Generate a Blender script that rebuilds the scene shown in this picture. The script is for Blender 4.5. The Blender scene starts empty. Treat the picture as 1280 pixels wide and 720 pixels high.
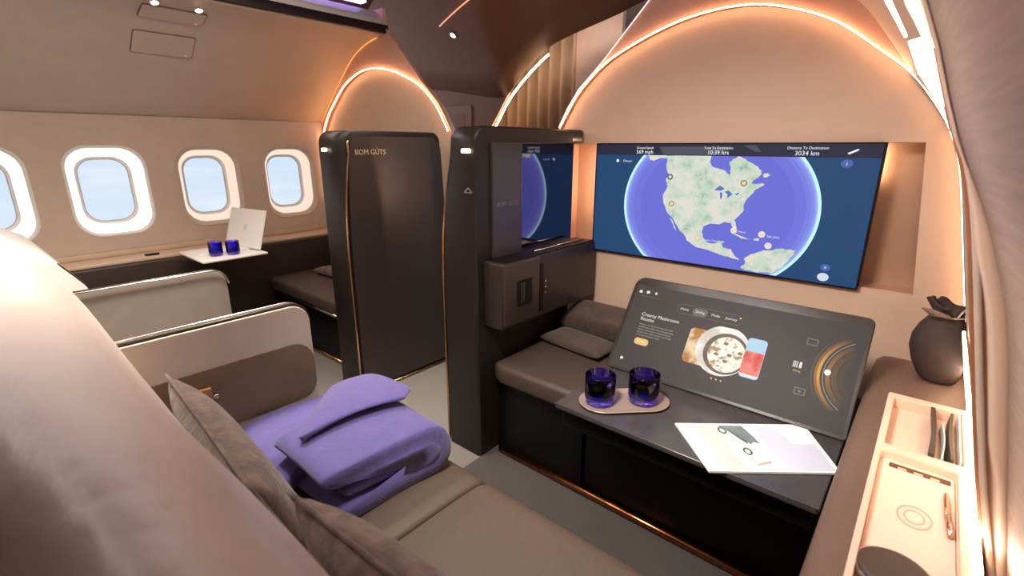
import bpy, bmesh, math, random
from mathutils import Vector, Matrix
random.seed(7)
PI = math.pi
S = bpy.context.scene
COL = S.collection

# ------------------------------------------------------------------ camera, world, exposure, main lights
def look(yaw, pitch):
    cy, sy, cp, sp = math.cos(yaw), math.sin(yaw), math.cos(pitch), math.sin(pitch)
    F = Vector((-sy*cp, cy*cp, -sp)); R = Vector((cy, sy, 0)); U = R.cross(F)
    return Matrix(((R.x, U.x, -F.x, 0), (R.y, U.y, -F.y, 0), (R.z, U.z, -F.z, 0), (0, 0, 0, 1)))
cam = bpy.data.objects.new('camera', bpy.data.cameras.new('camera'))
COL.objects.link(cam)
cam.matrix_world = Matrix.Translation((0, 0, 1.3)) @ look(0.710892, 0.283138)
cam.data.sensor_width = 36; cam.data.lens = 36*610.46/1280
cam.data.clip_start = 0.01
cam.data.dof.use_dof = True; cam.data.dof.focus_distance = 1.7; cam.data.dof.aperture_fstop = 3.2
S.camera = cam
S.view_settings.view_transform = 'Standard'; S.view_settings.look = 'None'
S.view_settings.gamma = 1; S.view_settings.use_curve_mapping = False
S.view_settings.exposure = 0.0

W = bpy.data.worlds.new('sky'); S.world = W; W.use_nodes = True
nt = W.node_tree; nt.nodes.clear()
wo = nt.nodes.new('ShaderNodeOutputWorld'); bg = nt.nodes.new('ShaderNodeBackground')
tc = nt.nodes.new('ShaderNodeTexCoord'); sep = nt.nodes.new('ShaderNodeSeparateXYZ')
rmp = nt.nodes.new('ShaderNodeValToRGB'); nz = nt.nodes.new('ShaderNodeTexNoise'); mx = nt.nodes.new('ShaderNodeMixRGB')
mp = nt.nodes.new('ShaderNodeMapping'); mp.inputs['Scale'].default_value = (2, 2, 14)
nz.inputs['Scale'].default_value = 2.2; nz.inputs['Detail'].default_value = 4
cr2 = nt.nodes.new('ShaderNodeValToRGB'); cr2.color_ramp.elements[0].position = .48; cr2.color_ramp.elements[1].position = .7
rmp.color_ramp.elements[0].position = .44; rmp.color_ramp.elements[0].color = (.74, .81, .88, 1)
rmp.color_ramp.elements[1].position = .6; rmp.color_ramp.elements[1].color = (.58, .70, .86, 1)
ma = nt.nodes.new('ShaderNodeMath'); ma.operation = 'MULTIPLY_ADD'; ma.inputs[1].default_value = .5; ma.inputs[2].default_value = .5
nt.links.new(tc.outputs['Generated'], sep.inputs[0]); nt.links.new(sep.outputs['Z'], ma.inputs[0]); nt.links.new(ma.outputs[0], rmp.inputs[0])
nt.links.new(tc.outputs['Generated'], mp.inputs[0]); nt.links.new(mp.outputs[0], nz.inputs['Vector']); nt.links.new(nz.outputs[0], cr2.inputs[0])
nt.links.new(cr2.outputs[0], mx.inputs[0]); nt.links.new(rmp.outputs[0], mx.inputs[1]); mx.inputs[2].default_value = (.85, .88, .9, 1)
nt.links.new(mx.outputs[0], bg.inputs[0]); bg.inputs[1].default_value = 1.15
nt.links.new(bg.outputs[0], wo.inputs[0])

def area(name, loc, size, sy, power, color, rot=(0, 0, 0), spread=PI):
    l = bpy.data.lights.new(name, 'AREA'); l.shape = 'RECTANGLE'; l.size = size; l.size_y = sy
    l.energy = power; l.color = color; l.spread = spread
    o = bpy.data.objects.new(name, l); COL.objects.link(o); o.location = loc; o.rotation_euler = rot
    return o
WARM = (1, .87, .75)
# unseen ceiling lamps added as general cabin light; extra fills noted per line
area('ceiling_lamp_suite', (-1.06, 1.0, 1.95), .3, .9, 5, WARM)
area('bin_fill', (-1.75, .5, 2.12), .12, 2.0, 9, WARM, (0, math.radians(62), 0))  # unseen lamp added to brighten the left bin and window wall
area('rear_fill', (-2.1, -.5, 2.0), .4, .3, 5, WARM, (0, 0, 0))  # dim unseen lamp added to lift the rear of the seat back
area('suite_front_fill', (-.60, .55, 1.88), .3, .3, 19, (1, .90, .80), (math.radians(33), 0, 0), spread=math.radians(100))  # soft unseen fill added for the front wall and table
dl = bpy.data.lights.new('cabinet_panel_fill', 'SPOT'); dl.energy = 22; dl.spot_size = math.radians(76); dl.spot_blend = .7; dl.color = WARM; dl.shadow_soft_size = .05  # unseen spot added to lighten the far cabinet panel towards its top
do = bpy.data.objects.new('cabinet_panel_fill', dl); COL.objects.link(do); do.location = (-1.80, 1.62, 2.08); do.rotation_euler = (0, math.radians(14), 0)
area('backrest_fill', (-1.7, .55, 2.1), .3, .4, 19, WARM, (math.radians(-14), math.radians(10), 0), spread=math.radians(110))  # added out of view to brighten the left end of the seat back
area('ceiling_lamp_aisle', (-1.83, .8, 2.15), .3, 2.2, 8, WARM, spread=math.radians(55))
area('ceiling_lamp_window_suite', (-2.75, .5, 1.93), .25, 1.8, 8, WARM, (0, math.radians(-30), 0))
area('side_wall_fill', (.157, 1.40, .668), .008, .9, 1.4, (1, .88, .74), (0, math.radians(-150), 0))  # thin strip lamp added to wash the side wall above the console
area('entry_fill', (-2.0, 2.75, 2.22), .5, .3, 6, WARM)  # unseen lamp added to light the curtain and entry wall
area('violet_fill', (-.75, 1.2, 2.08), .05, 1.2, 1.6, (.6, .45, 1), (math.radians(40), 0, 0))  # added out of view for a violet tint on the arch surround
# unseen spot added overhead to brighten the magazine and table
rl = bpy.data.lights.new('table_fill_spot', 'SPOT'); rl.energy = 23; rl.spot_size = math.radians(31); rl.spot_blend = .8; rl.color = (1, .94, .88); rl.shadow_soft_size = .03
ro = bpy.data.objects.new('table_fill_spot', rl); COL.objects.link(ro); ro.location = (-.45, .95, 1.80); ro.rotation_euler = Vector((.24, .42, -1.31)).to_track_quat('-Z', 'Y').to_euler()

# ------------------------------------------------------------------ materials
def lin(c):
    return tuple(((v/255)/12.92 if v/255 <= .04045 else ((v/255+.055)/1.055)**2.4) for v in c)
MATS = {}
def mat(name, rgb, rough=.5, metal=0, var=.06, scale=12, bump=0, bscale=60, emit=0, spec=.5, trans=0, ior=1.45, coat=0, stretch=None, alpha=1, sheen=0):
    if name in MATS: return MATS[name]
    m = bpy.data.materials.new(name); m.use_nodes = True
    n = m.node_tree.nodes; l = m.node_tree.links
    p = n['Principled BSDF']; c = lin(rgb)
    co = n.new('ShaderNodeTexCoord'); t = n.new('ShaderNodeTexNoise'); t.inputs['Scale'].default_value = scale; t.inputs['Detail'].default_value = 4
    if stretch:
        q = n.new('ShaderNodeMapping'); q.inputs['Scale'].default_value = stretch
        l.new(co.outputs['Object'], q.inputs[0]); l.new(q.outputs[0], t.inputs['Vector'])
    else: l.new(co.outputs['Object'], t.inputs['Vector'])
    r = n.new('ShaderNodeValToRGB')
    r.color_ramp.elements[0].position = .3; r.color_ramp.elements[1].position = .7
    r.color_ramp.elements[0].color = (*[v*(1-var) for v in c], 1); r.color_ramp.elements[1].color = (*[min(1, v*(1+var)) for v in c], 1)
    l.new(t.outputs[0], r.inputs[0])
    p.inputs['Roughness'].default_value = rough; p.inputs['Metallic'].default_value = metal
    p.inputs['Specular IOR Level'].default_value = spec; p.inputs['Coat Weight'].default_value = coat; p.inputs['Coat Roughness'].default_value = .08
    p.inputs['Sheen Weight'].default_value = sheen
    if emit:
        p.inputs['Base Color'].default_value = (0.01, .01, .01, 1); l.new(r.outputs[0], p.inputs['Emission Color']); p.inputs['Emission Strength'].default_value = emit
    else: l.new(r.outputs[0], p.inputs['Base Color'])
    if trans: p.inputs['Transmission Weight'].default_value = trans; p.inputs['IOR'].default_value = ior
    if alpha < 1: p.inputs['Alpha'].default_value = alpha
    if bump:
        t2 = n.new('ShaderNodeTexNoise'); t2.inputs['Scale'].default_value = bscale; t2.inputs['Detail'].default_value = 6
        if stretch: l.new(q.outputs[0], t2.inputs['Vector'])
        else: l.new(co.outputs['Object'], t2.inputs['Vector'])
        b = n.new('ShaderNodeBump'); b.inputs['Strength'].default_value = bump; b.inputs['Distance'].default_value = .01
        l.new(t2.outputs[0], b.inputs['Height']); l.new(b.outputs[0], p.inputs['Normal'])
    MATS[name] = m; return m

M_wall = mat('warm_beige_wall', (205, 186, 170), .55, var=.03, bump=.05, bscale=200)
M_bin = mat('bin_panel', (196, 180, 167), .5, var=.03)
M_front = mat('bulkhead_panel', (208, 180, 158), .5, var=.02, bump=.03, bscale=300)
M_cres = mat('bulkhead_surround', (205, 160, 140), .5, var=.02)
M_brown = mat('brown_ceiling', (128, 78, 50), .6, var=.04)
M_dark = mat('dark_rail', (42, 30, 26), .35, metal=.3)
M_floor = mat('carpet', (116, 111, 106), .95, var=.12, scale=180, bump=.4, bscale=300)
M_cab = mat('cabinet_espresso', (36, 29, 26), .42, metal=.2, var=.05, scale=20)
M_cabface = mat('satin_graphite', (80, 72, 70), .4, metal=.65, var=.02)
M_black = mat('black_lacquer', (10, 9, 9), .45, var=.1, spec=.25)
M_mirror = mat('smoked_mirror', (150, 140, 150), .04, metal=1, var=.01)
M_panel = mat('dark_glass_panel', (52, 46, 46), .3, spec=.6, var=.02)
M_gold = mat('gold_trim', (222, 178, 130), .22, metal=1, var=.05)
M_bronze = mat('bronze_niche', (196, 160, 136), .4, metal=.5, var=.05, scale=4)
M_bench = mat('bench_leather', (70, 57, 48), .6, var=.05, scale=60, bump=.12, bscale=180)
M_sofa = mat('taupe_leather', (88, 74, 63), .6, var=.05, scale=60, bump=.12, bscale=180)
M_cream = mat('cream_shell_leather', (216, 203, 193), .38, var=.06, scale=5, bump=.9, bscale=8)
M_white = mat('white_plastic', (240, 236, 230), .4, var=.01)
M_grey = mat('grey_shell', (188, 178, 162), .4, var=.03)
M_pocket = mat('brown_pocket', (112, 94, 68), .4, var=.08)
M_velvet = mat('mottled_velvet', (92, 73, 64), .85, var=.5, scale=26, bump=.6, bscale=34, sheen=.25)
M_velvet2 = mat('dark_velvet', (72, 56, 46), .8, var=.3, scale=26, bump=.3, bscale=60, sheen=.2)
M_blanket = mat('violet_blanket', (86, 78, 142), .8, var=.08, scale=30, bump=.15, bscale=90, sheen=.3)
M_table = mat('table_slate', (66, 64, 66), .22, var=.08, scale=30, spec=.6)
M_tray = mat('serving_tray_taupe', (176, 156, 142), .35, metal=.4, var=.03)
M_glass = mat('cobalt_glass', (112, 84, 255), .04, trans=1, var=.02, ior=1.5)
M_paper = mat('paper', (244, 242, 238), .35, var=.01)
M_cons = mat('console_leather', (110, 88, 75), .55, var=.05, scale=50, bump=.1, bscale=160)
M_org = mat('organizer_beige', (230, 200, 180), .45, var=.02)
M_pouch = mat('pouch_fabric', (60, 46, 41), .75, var=.1, scale=60, bump=.2, bscale=200)
M_chrome = mat('chrome', (220, 215, 210), .12, metal=1, var=.01)
M_grain = mat('grey_sidewall', (206, 184, 168), .6, var=.1, scale=6, stretch=(8, 1, 24), bump=.1, bscale=30)
LEDC = (255, 192, 144)
M_led = mat('warm_led', LEDC, emit=27, var=.01)
M_led2 = mat('pale_warm_led', (255, 216, 178), emit=16, var=.01)
M_ledw = mat('white_led', (255, 236, 214), emit=7, var=.01)
M_ledv = mat('violet_led', (172, 150, 255), emit=9, var=.01)
M_spot = mat('spot_lamp', (255, 235, 210), emit=12, var=.01)
M_wled = mat('window_led', (255, 232, 214), emit=7, var=.01)
def em(name, rgb, e=1.0, var=.01, scale=40): return mat(name, rgb, rough=.5, emit=e, var=var, scale=scale, spec=.15)

# ------------------------------------------------------------------ builders
def tag(o, label=None, cat=None, group=None, kind=None):
    if label: o['label'] = label
    if cat: o['category'] = cat
    if group: o['group'] = group
    if kind: o['kind'] = kind
    return o
def thing(name, loc, label, cat, group=None):
    o = bpy.data.objects.new(name, None); COL.objects.link(o); o.location = loc; o.empty_display_size = .05
    return tag(o, label, cat, group)
def attach(o, parent):
    if parent is None: return o
    o.parent = parent
    if parent.type == 'EMPTY' and parent.parent is None:
        o.matrix_parent_inverse = Matrix.Translation(-parent.location)
    return o     # meshes are built in world space around an unmoved origin, so deeper levels need no correction
def fin(name, bm, m, parent=None, smooth=False, auto=None, subsurf=0, mods=None):
    bmesh.ops.remove_doubles(bm, verts=bm.verts, dist=1e-6)
    bmesh.ops.recalc_face_normals(bm, faces=bm.faces)
    me = bpy.data.meshes.new(name); bm.to_mesh(me); bm.free()
    return finm(name, me, m, parent, smooth, auto, subsurf)
def finm(name, me, m, parent=None, smooth=False, auto=None, subsurf=0):
    o = bpy.data.objects.new(name, me); COL.objects.link(o)
    me.materials.clear(); me.materials.append(m)
    if smooth or auto:
        for p in me.polygons: p.use_smooth = True
        if auto:
            try: me.set_sharp_from_angle(angle=math.radians(auto))
            except Exception: pass
    if subsurf:
        s = o.modifiers.new('smooth', 'SUBSURF'); s.levels = subsurf; s.render_levels = subsurf
    return attach(o, parent)
def bbox(bm, x0, x1, y0, y1, z0, z1, r=0, seg=3):
    ret = bmesh.ops.create_cube(bm, size=1, matrix=Matrix.Translation(((x0+x1)/2, (y0+y1)/2, (z0+z1)/2)) @ Matrix.Diagonal((x1-x0, y1-y0, z1-z0, 1)))
    if r:
        vs = set(ret['verts']); es = [e for e in bm.edges if e.verts[0] in vs and e.verts[1] in vs]
        bmesh.ops.bevel(bm, geom=es, offset=r, segments=seg, profile=.5, affect='EDGES')
def box(name, x0, x1, y0, y1, z0, z1, m, parent=None, r=0, seg=3):
    bm = bmesh.new(); bbox(bm, x0, x1, y0, y1, z0, z1, r, seg)
    return fin(name, bm, m, parent, auto=35 if r else None)
def rrect(x0, x1, y0, y1, r, n=6, rs=None):
    rs = rs or (r, r, r, r)          # bl br tr tl
    pts = []
    for (cx, cy, a0, q) in ((x0, y0, PI, rs[0]), (x1, y0, 1.5*PI, rs[1]), (x1, y1, 0, rs[2]), (x0, y1, .5*PI, rs[3])):
        sx = 1 if cx == x0 else -1; sy_ = 1 if cy == y0 else -1
        if q <= 0: pts.append((cx, cy)); continue
        for k in range(n+1):
            a = a0+.5*PI*k/n; pts.append((cx+sx*q+q*math.cos(a), cy+sy_*q+q*math.sin(a)))
    return pts
def ell(cx, cy, rx, ry, n=40, a0=0, a1=2*PI, close=True):
    k = n if close else n+1
    return [(cx+rx*math.cos(a0+(a1-a0)*i/n), cy+ry*math.sin(a0+(a1-a0)*i/n)) for i in range(k)]
def plate_mesh(outers, holes, depth, o, u, v, bevel=0):
    """flat plate(s): 2-D outlines in the (u,v) frame at o, thickness from 0 to depth along u x v"""
    cu = bpy.data.curves.new('c', 'CURVE'); cu.dimensions = '2D'; cu.fill_mode = 'BOTH'
    cu.extrude = max(depth/2-bevel, 1e-5); cu.bevel_depth = bevel; cu.bevel_resolution = 2
    if bevel: cu.offset = -bevel
    for pts in list(outers)+list(holes):
        s = cu.splines.new('POLY'); s.points.add(len(pts)-1)
        for i, p in enumerate(pts): s.points[i].co = (p[0], p[1], 0, 1)
        s.use_cyclic_u = True
    ob = bpy.data.objects.new('c', cu); me = bpy.data.meshes.new_from_object(ob)
    bpy.data.objects.remove(ob); bpy.data.curves.remove(cu)
    place(me, o, u, v, depth/2); return me
def place(me, o, u, v, off=0):
    u = Vector(u).normalized(); v = Vector(v).normalized(); n = u.cross(v); o = Vector(o)+n*off
    me.transform(Matrix(((u.x, v.x, n.x, o.x), (u.y, v.y, n.y, o.y), (u.z, v.z, n.z, o.z), (0, 0, 0, 1))))
def plate(name, outers, holes, depth, o, u, v, m, parent=None, bevel=0):
    if isinstance(outers[0][0], (int, float)): outers = [outers]
    return finm(name, plate_mesh(outers, holes, depth, o, u, v, bevel), m, parent, auto=35)
FX, FZ, FY = (1, 0, 0), (0, 0, 1), (0, 1, 0)      # a plate facing the seats (-Y) uses u=X, v=Z
def text_mesh(items, o, u, v):
    """items: (string, x, y, size, align) merged in one mesh"""
    bm = bmesh.new()
    for (s, x, y, size, al) in items:
        cu = bpy.data.curves.new('t', 'FONT'); cu.body = s; cu.size = size; cu.align_x = al; cu.extrude = .0002; cu.resolution_u = 3
        ob = bpy.data.objects.new('t', cu); me = bpy.data.meshes.new_from_object(ob)
        me.transform(Matrix.Translation((x, y, 0))); bm.from_mesh(me)
        bpy.data.objects.remove(ob); bpy.data.curves.remove(cu); bpy.data.meshes.remove(me)
    me = bpy.data.meshes.new('text'); bm.to_mesh(me); bm.free(); place(me, o, u, v); return me
def text(name, items, o, u, v, m, parent=None):
    for it in items: r = finm(name, text_mesh([it], o, u, v), m, parent)
    return r
def add_tube(bm, pts, r, n=8, closed=False):
    pts = [Vector(p) for p in pts]; N = len(pts); rings = []
    up = Vector((0, 0, 1)); prev = None
    for i, p in enumerate(pts):
        a = pts[(i-1) % N] if (closed or i > 0) else p; b = pts[(i+1) % N] if (closed or i < N-1) else p
        t = (b-a).normalized()
        if prev is None:
            s = t.cross(up)
            if s.length < .05: s = t.cross(Vector((1, 0, 0)))
        else: s = prev-t*prev.dot(t)
        s.normalize(); prev = s; w = s.cross(t)
        rr = r[i] if isinstance(r, (list, tuple)) else r
        rings.append([bm.verts.new(p+(s*math.cos(2*PI*k/n)+w*math.sin(2*PI*k/n))*rr) for k in range(n)])
    for i in range(N if closed else N-1):
        A, B = rings[i], rings[(i+1) % N]
        for k in range(n): bm.faces.new((A[k], A[(k+1) % n], B[(k+1) % n], B[k]))
    if not closed: bm.faces.new(rings[0][::-1]); bm.faces.new(rings[-1])
def tube(name, pts, r, m, parent=None, n=8, closed=False):
    bm = bmesh.new(); add_tube(bm, pts, r, n, closed); return fin(name, bm, m, parent, smooth=True)
def lathe_bm(bm, prof, c, n=32, sx=1, sy=1):
    rings = [[bm.verts.new((c[0]+r*sx*math.cos(2*PI*k/n), c[1]+r*sy*math.sin(2*PI*k/n), c[2]+z)) for k in range(n)] for r, z in prof]
    for A, B in zip(rings, rings[1:]):
        for k in range(n): bm.faces.new((A[k], A[(k+1) % n], B[(k+1) % n], B[k]))
    bm.faces.new(rings[0][::-1]); bm.faces.new(rings[-1])
def loft(name, rows, m, parent=None, thick=0, closed=False, caps=False, smooth=True, auto=None, subsurf=0):
    bm = bmesh.new(); g = [[bm.verts.new(p) for p in r] for r in rows]
    n = len(rows[0])
    for A, B in zip(g, g[1:]):
        for k in range(n if closed else n-1): bm.faces.new((A[k], A[(k+1) % n], B[(k+1) % n], B[k]))
    if caps: bm.faces.new(g[0][::-1]); bm.faces.new(g[-1])
    o = fin(name, bm, m, parent, smooth=smooth, auto=auto, subsurf=subsurf)
    if thick:
        s = o.modifiers.new('thickness', 'SOLIDIFY'); s.thickness = thick; s.offset = 0
    return o
def smoothpts(pts, n=6):
    """Catmull-Rom through the points"""
    out = []; P = [Vector(p) for p in pts]
    for i in range(len(P)-1):
        a = P[max(i-1, 0)]; b = P[i]; c = P[i+1]; d = P[min(i+2, len(P)-1)]
        for k in range(n):
            t = k/n
            out.append(.5*((2*b)+(c-a)*t+(2*a-5*b+4*c-d)*t*t+(3*b-a-3*c+d)*t**3))
    out.append(P[-1]); return [tuple(q) for q in out]
def struct(o): o['kind'] = 'structure'; return o
def cushion(name, loc, sx, sy, sz, m, rot=(0, 0, 0), parent=None, p=.42, n=22, piping=False):
    """a stuffed cushion: pinched corners, seam round the rim; sx, sy half-sizes, sz half-thickness"""
    bm = bmesh.new(); top = []; bot = []
    for s, L in ((1, top), (-1, bot)):
        for i in range(n+1):
            row = []
            for j in range(n+1):
                a = -1+2*i/n; b = -1+2*j/n
                h = max(0, (1-a**4))**p*max(0, (1-b**4))**p
                pin = 1-.07*(1-abs(b)**2)*abs(a)**3*0-.0
                x = a*sx*(1-.06*(1-b*b)*abs(a)**3); y = b*sy*(1-.06*(1-a*a)*abs(b)**3)
                row.append(bm.verts.new((x, y, s*sz*h)))
            L.append(row)
        for i in range(n):
            for j in range(n): bm.faces.new((L[i][j], L[i+1][j], L[i+1][j+1], L[i][j+1]))
    bmesh.ops.remove_doubles(bm, verts=bm.verts, dist=1e-5)
    from mathutils import Euler
    bm.transform(Matrix.Translation(loc) @ Euler(rot).to_matrix().to_4x4())
    o = fin(name, bm, m, parent, smooth=True)
    if piping:
        T = Matrix.Translation(loc) @ Euler(rot).to_matrix().to_4x4(); k = [-1+2*i/n for i in range(n)]
        rim = [(a, -1) for a in k]+[(1, a) for a in k]+[(-a, 1) for a in k]+[(-1, -a) for a in k]
        tube('piping', [tuple(T @ Vector((a*sx*(1-.06*(1-b*b)*abs(a)**3), b*sy*(1-.06*(1-a*a)*abs(b)**3), 0))) for a, b in rim], .004, m, o, n=6, closed=True)
    return o

WY = 2.05                       # the plane of the two forward bulkheads
MX = -3.66                      # mirror: x' = MX - x (the cabin is symmetrical about the aisle)
# ------------------------------------------------------------------ the setting
struct(box('floor', -3.9, .6, -.9, 3.9, -.06, 0, M_floor))
struct(box('floor_suite_dark', -1.30, .18, .5, 1.42, 0, .004, mat('dark_floor', (72, 68, 65), .95, var=.12, scale=180, bump=.4, bscale=300)))  # thin darker sheet over the floor between seat and table
# --- window-side wall with its four windows
WIN = [(.14, 1.045), (.67, 1.045), (1.205, 1.045), (1.745, 1.045)]
XL = -3.67
holes = [rrect(y-.19, y+.19, z-.253, z+.253, .12) for y, z in WIN]
struct(plate('wall_left', rrect(-.85, WY+.01, 0, 1.48, 0), [[(a, b) for a, b in h] for h in holes], .03, (XL, 0, 0), FY, FZ, M_wall)).location.x -= .03
def ring3(y, z, hy, hz, r, x): return [(x, a, b) for a, b in rrect(y-hy, y+hy, z-hz, z+hz, r)]
M_pane = mat('window_pane', (235, 242, 250), .02, trans=1, ior=1.02, var=.005)
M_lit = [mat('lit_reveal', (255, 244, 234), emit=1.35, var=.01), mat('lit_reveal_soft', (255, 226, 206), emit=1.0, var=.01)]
for i, (y, z) in enumerate(WIN):
    w = struct(thing('window_%d' % (i+1), (XL, y, z), None, None))
    q = 0 if i < 2 else 1
    loft('window_frame', [ring3(y, z, .196, .259, .125, XL+.003), ring3(y, z, .191, .254, .12, XL+.006), ring3(y, z, .186, .249, .118, XL-.004), ring3(y, z, .180-.012*q, .243-.012*q, .115, XL-.012-.012*q)], M_white if q == 0 else M_wall, w, closed=True)
    k = .180-.012*q
    loft('glowing_reveal', [ring3(y, z, k, k+.063, .115, XL-.012-.012*q), ring3(y, z, k-.02, k+.043, .105, XL-.05), ring3(y, z, .134, .194, .092, XL-.095)], M_lit[q], w, closed=True)  # reveal band given its own glow so the window surround shows white
    loft('window_reveal', [ring3(y, z, .134, .194, .092, XL-.095), ring3(y, z, .124, .184, .087, XL-.108), ring3(y, z, .119, .179, .083, XL-.112)], M_white, w, closed=True)
    plate('pane', rrect(y-.124, y+.124, z-.184, z+.184, .085), [], .004, (XL-.118, 0, 0), FY, FZ, M_pane, w)
    tube('pane_seal', ring3(y, z, .120, .180, .084, XL-.111), .003, mat('grey_seal', (190, 190, 195), .5), w, n=6, closed=True)
# --- bin (overhead) profile of the window side, swept along the cabin
BIN = [(-3.68, 1.40), (-3.655, 1.483), (-3.52, 1.60), (-3.349, 1.743), (-3.152, 1.885), (-2.97, 1.95), (-2.80, 1.972)]
BINS = [(-3.668, 1.476)]+smoothpts(BIN[1:], 4)
struct(loft('ceiling_bin_left', [[(x, y, z) for x, z in BINS] for y in (-.85, 0, 1, WY)], M_bin, thick=.01))
t1 = struct(box('trim_1', -2.815, -2.775, -.85, WY-.002, 1.968, 2.018, M_dark, r=.006))
struct(loft('trim_2', [[(x, y, z) for x, z in ((-2.80, 2.018), (-2.825, 2.06), (-2.86, 2.10), (-2.92, 2.115))] for y in (-.85, WY-.01)], M_white, thick=.006))
tag(box('cove_light', -2.95, -2.89, -.8, WY-.07, 2.150, 2.165, M_ledv, r=.004), 'violet cove light strip glowing above the left overhead bin', 'light')
# --- ceiling over the aisle and our suite
struct(loft('ceiling', [[(x, y, z) for x, z in ((-3.1, 2.135), (-2.9, 2.26), (-2.4, 2.36), (-1.83, 2.38), (-1.2, 2.36), (-.76, 2.26))] for y in (-.85, .5, 2.1)], M_brown, thick=.01))
RB = [(-.185, 1.6), (-.302, 1.746), (-.45, 1.83), (-.62, 1.90), (-.86, 1.972)]
# right-hand side wall, section (x, z) at the bulkhead
RW = [(.225, 0), (.215, .3), (.195, .55), (.165, .68), (.135, .80), (.085, 1.03), (.055, 1.17), (.031, 1.259), (-.003, 1.341), (-.056, 1.423), (-.13, 1.515)]
RWS = smoothpts(RW, 3)
def flare(x, y, z): return x+.10*min(1, max(0, (z-1.30)/.14))*min(1, max(0, (WY-.02-y)/.28))
struct(loft('wall_right', [[(flare(x, y, z), y, z) for x, z in RWS] for y in (1.0, 1.4, 1.75, 1.85, 1.95, WY-.02, WY+.01)], M_wall, thick=.008))
RBS = smoothpts([(-.13, 1.515)]+RB, 4)
struct(loft('ceiling_bin_right', [[(flare(x, y, z)-.10*min(1, max(0, (z-1.55)/.35))*min(1, max(0, (WY-.02-y)/.28)), y, z) for x, z in RBS] for y in (1.0, 1.4, 1.75, 1.85, 1.95, WY-.02, WY)], M_bin, thick=.008))
struct(box('trim_3', -.885, -.845, -.85, WY-.002, 1.968, 2.018, M_dark, r=.006))
struct(loft('trim_4', [[(x, y, z) for x, z in ((-.86, 2.018), (-.83, 2.07), (-.775, 2.10), (-.71, 2.115), (-.5, 2.12), (.3, 2.12))] for y in (-.85, WY-.01)], M_white, thick=.006))
# near side wall panel (greyer, a little wider), ends at y = 1.0
GP = [(.26, 0), (.245, .3), (.215, .52), (.198, .632), (.155, .851), (.119, 1.028), (.086, 1.133), (.056, 1.212), (.007, 1.32), (-.061, 1.503), (-.15, 1.64), (-.30, 1.77), (-.45, 1.85), (-.62, 1.915), (-.86, 1.975)]
GPS = smoothpts(GP, 3)
def near_row(y):
    k = (1.0-y)*.1
    return [(x+k*min(1, max(0, (1.95-z)/.4)), y, z) for x, z in GPS]
struct(loft('wall_right_panel', [near_row(y) for y in (-.85, -.4, 0, .3, .6, .85, 1.0)], M_grain, thick=.004))
# step between the two side-wall panels: cream edge and copper line
def rwx(z):
    P = RWS
    for (xa, za), (xb, zb) in zip(P, P[1:]):
        if za <= z <= zb: return xa+(xb-xa)*(z-za)/(zb-za)
    return .2
ga = [(x-.002, z) for x, z in GPS[:34]]
def sw(z): return .55 if z < .8 else 1 if z < 1.15 else max(.22, 1-(z-1.15)/.16)
step = [[(x, 1.0, z) for x, z in ga], [(x-.014*sw(z), .994, z) for x, z in ga], [(x-.020*sw(z), 1.0, z) for x, z in ga], [(min(x-.020*sw(z), rwx(z)-.006) if z < 1.3 else x-.032*sw(z), 1.03, z) for x, z in ga]]
struct(loft('trim_5', step, M_org, smooth=True))
struct(tube('trim_6', [(min(x-.022*sw(z), rwx(z)-.008) if z < 1.3 else x-.034*sw(z), 1.03, z) for x, z in GPS[9:27]], .003, mat('copper_line', (176, 122, 88), .4, metal=.3)))
# back wall of the two suites (behind the viewer)
struct(box('wall_back', -3.75, .5, -.93, -.88, 0, 2.4, mat('back_wall_brown', (96, 76, 66), .6)))

# --- the two forward bulkheads: outer surround, lit arch, inner panel
ARCH = [(-1.455, 1.33), (-1.433, 1.383), (-1.385, 1.46), (-1.326, 1.539), (-1.207, 1.64), (-1.059, 1.709), (-.893, 1.761), (-.742, 1.782), (-.602, 1.776), (-.471, 1.741), (-.346, 1.684), (-.224, 1.593), (-.13, 1.515), (-.056, 1.423), (-.003, 1.341)]
ARCHS = [tuple(p) for p in smoothpts(ARCH, 4)]
OUT_L = [(-1.47, 1.33), (-1.444, 1.385), (-1.397, 1.468), (-1.337, 1.549), (-1.217, 1.655), (-1.002, 1.875), (-.86, 2.02), (-.86, 2.115), (-.5, 2.118)]
OUT_R = [(-.28, 1.78), (-.147, 1.57)]
def bulk(mirror):
    f = (lambda p: (MX-p[0], p[1])) if mirror else (lambda p: p)
    inner = ARCHS+[(.012, 1.30), (.031, 1.259), (.055, 1.17), (.085, 1.03), (.135, .80), (.165, .68), (.20, .5), (.225, 0), (-1.5, 0), (-1.5, 1.2)]
    surround = OUT_L+[(-.36, 2.118), (-.2, 1.9), (.02, 1.5), (.02, 1.34)]+ARCHS[::-1]
    return [f(p) for p in inner], [f(p) for p in surround], [f(p) for p in ARCHS]
NICHE = [(-1.415, .822), (-.003, .822), (-.058, 1.311), (-1.415, 1.311)]
inn, sur, arc = bulk(False)
struct(plate('wall_front', inn, [NICHE], .03, (0, WY+.03, 0), FX, FZ, M_front))
struct(plate('trim_7', sur, [], .022, (0, WY, 0), FX, FZ, M_cres))
nb = struct(plate('trim_8', [(-1.43, .80), (.02, .80), (-.045, 1.33), (-1.43, 1.33)], [], .01, (0, WY+.12, 0), FX, FZ, M_bronze))
struct(loft('trim_9', [[(x, WY+.01, z) for x, z in NICHE+NICHE[:1]], [(x, WY+.115, z) for x, z in NICHE+NICHE[:1]]], M_bronze, smooth=False, thick=.004))
a1 = thing('arch_light', (-.7, WY, 1.3), 'glowing warm light line around the large right-hand arch above the wall screen', 'light')
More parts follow.
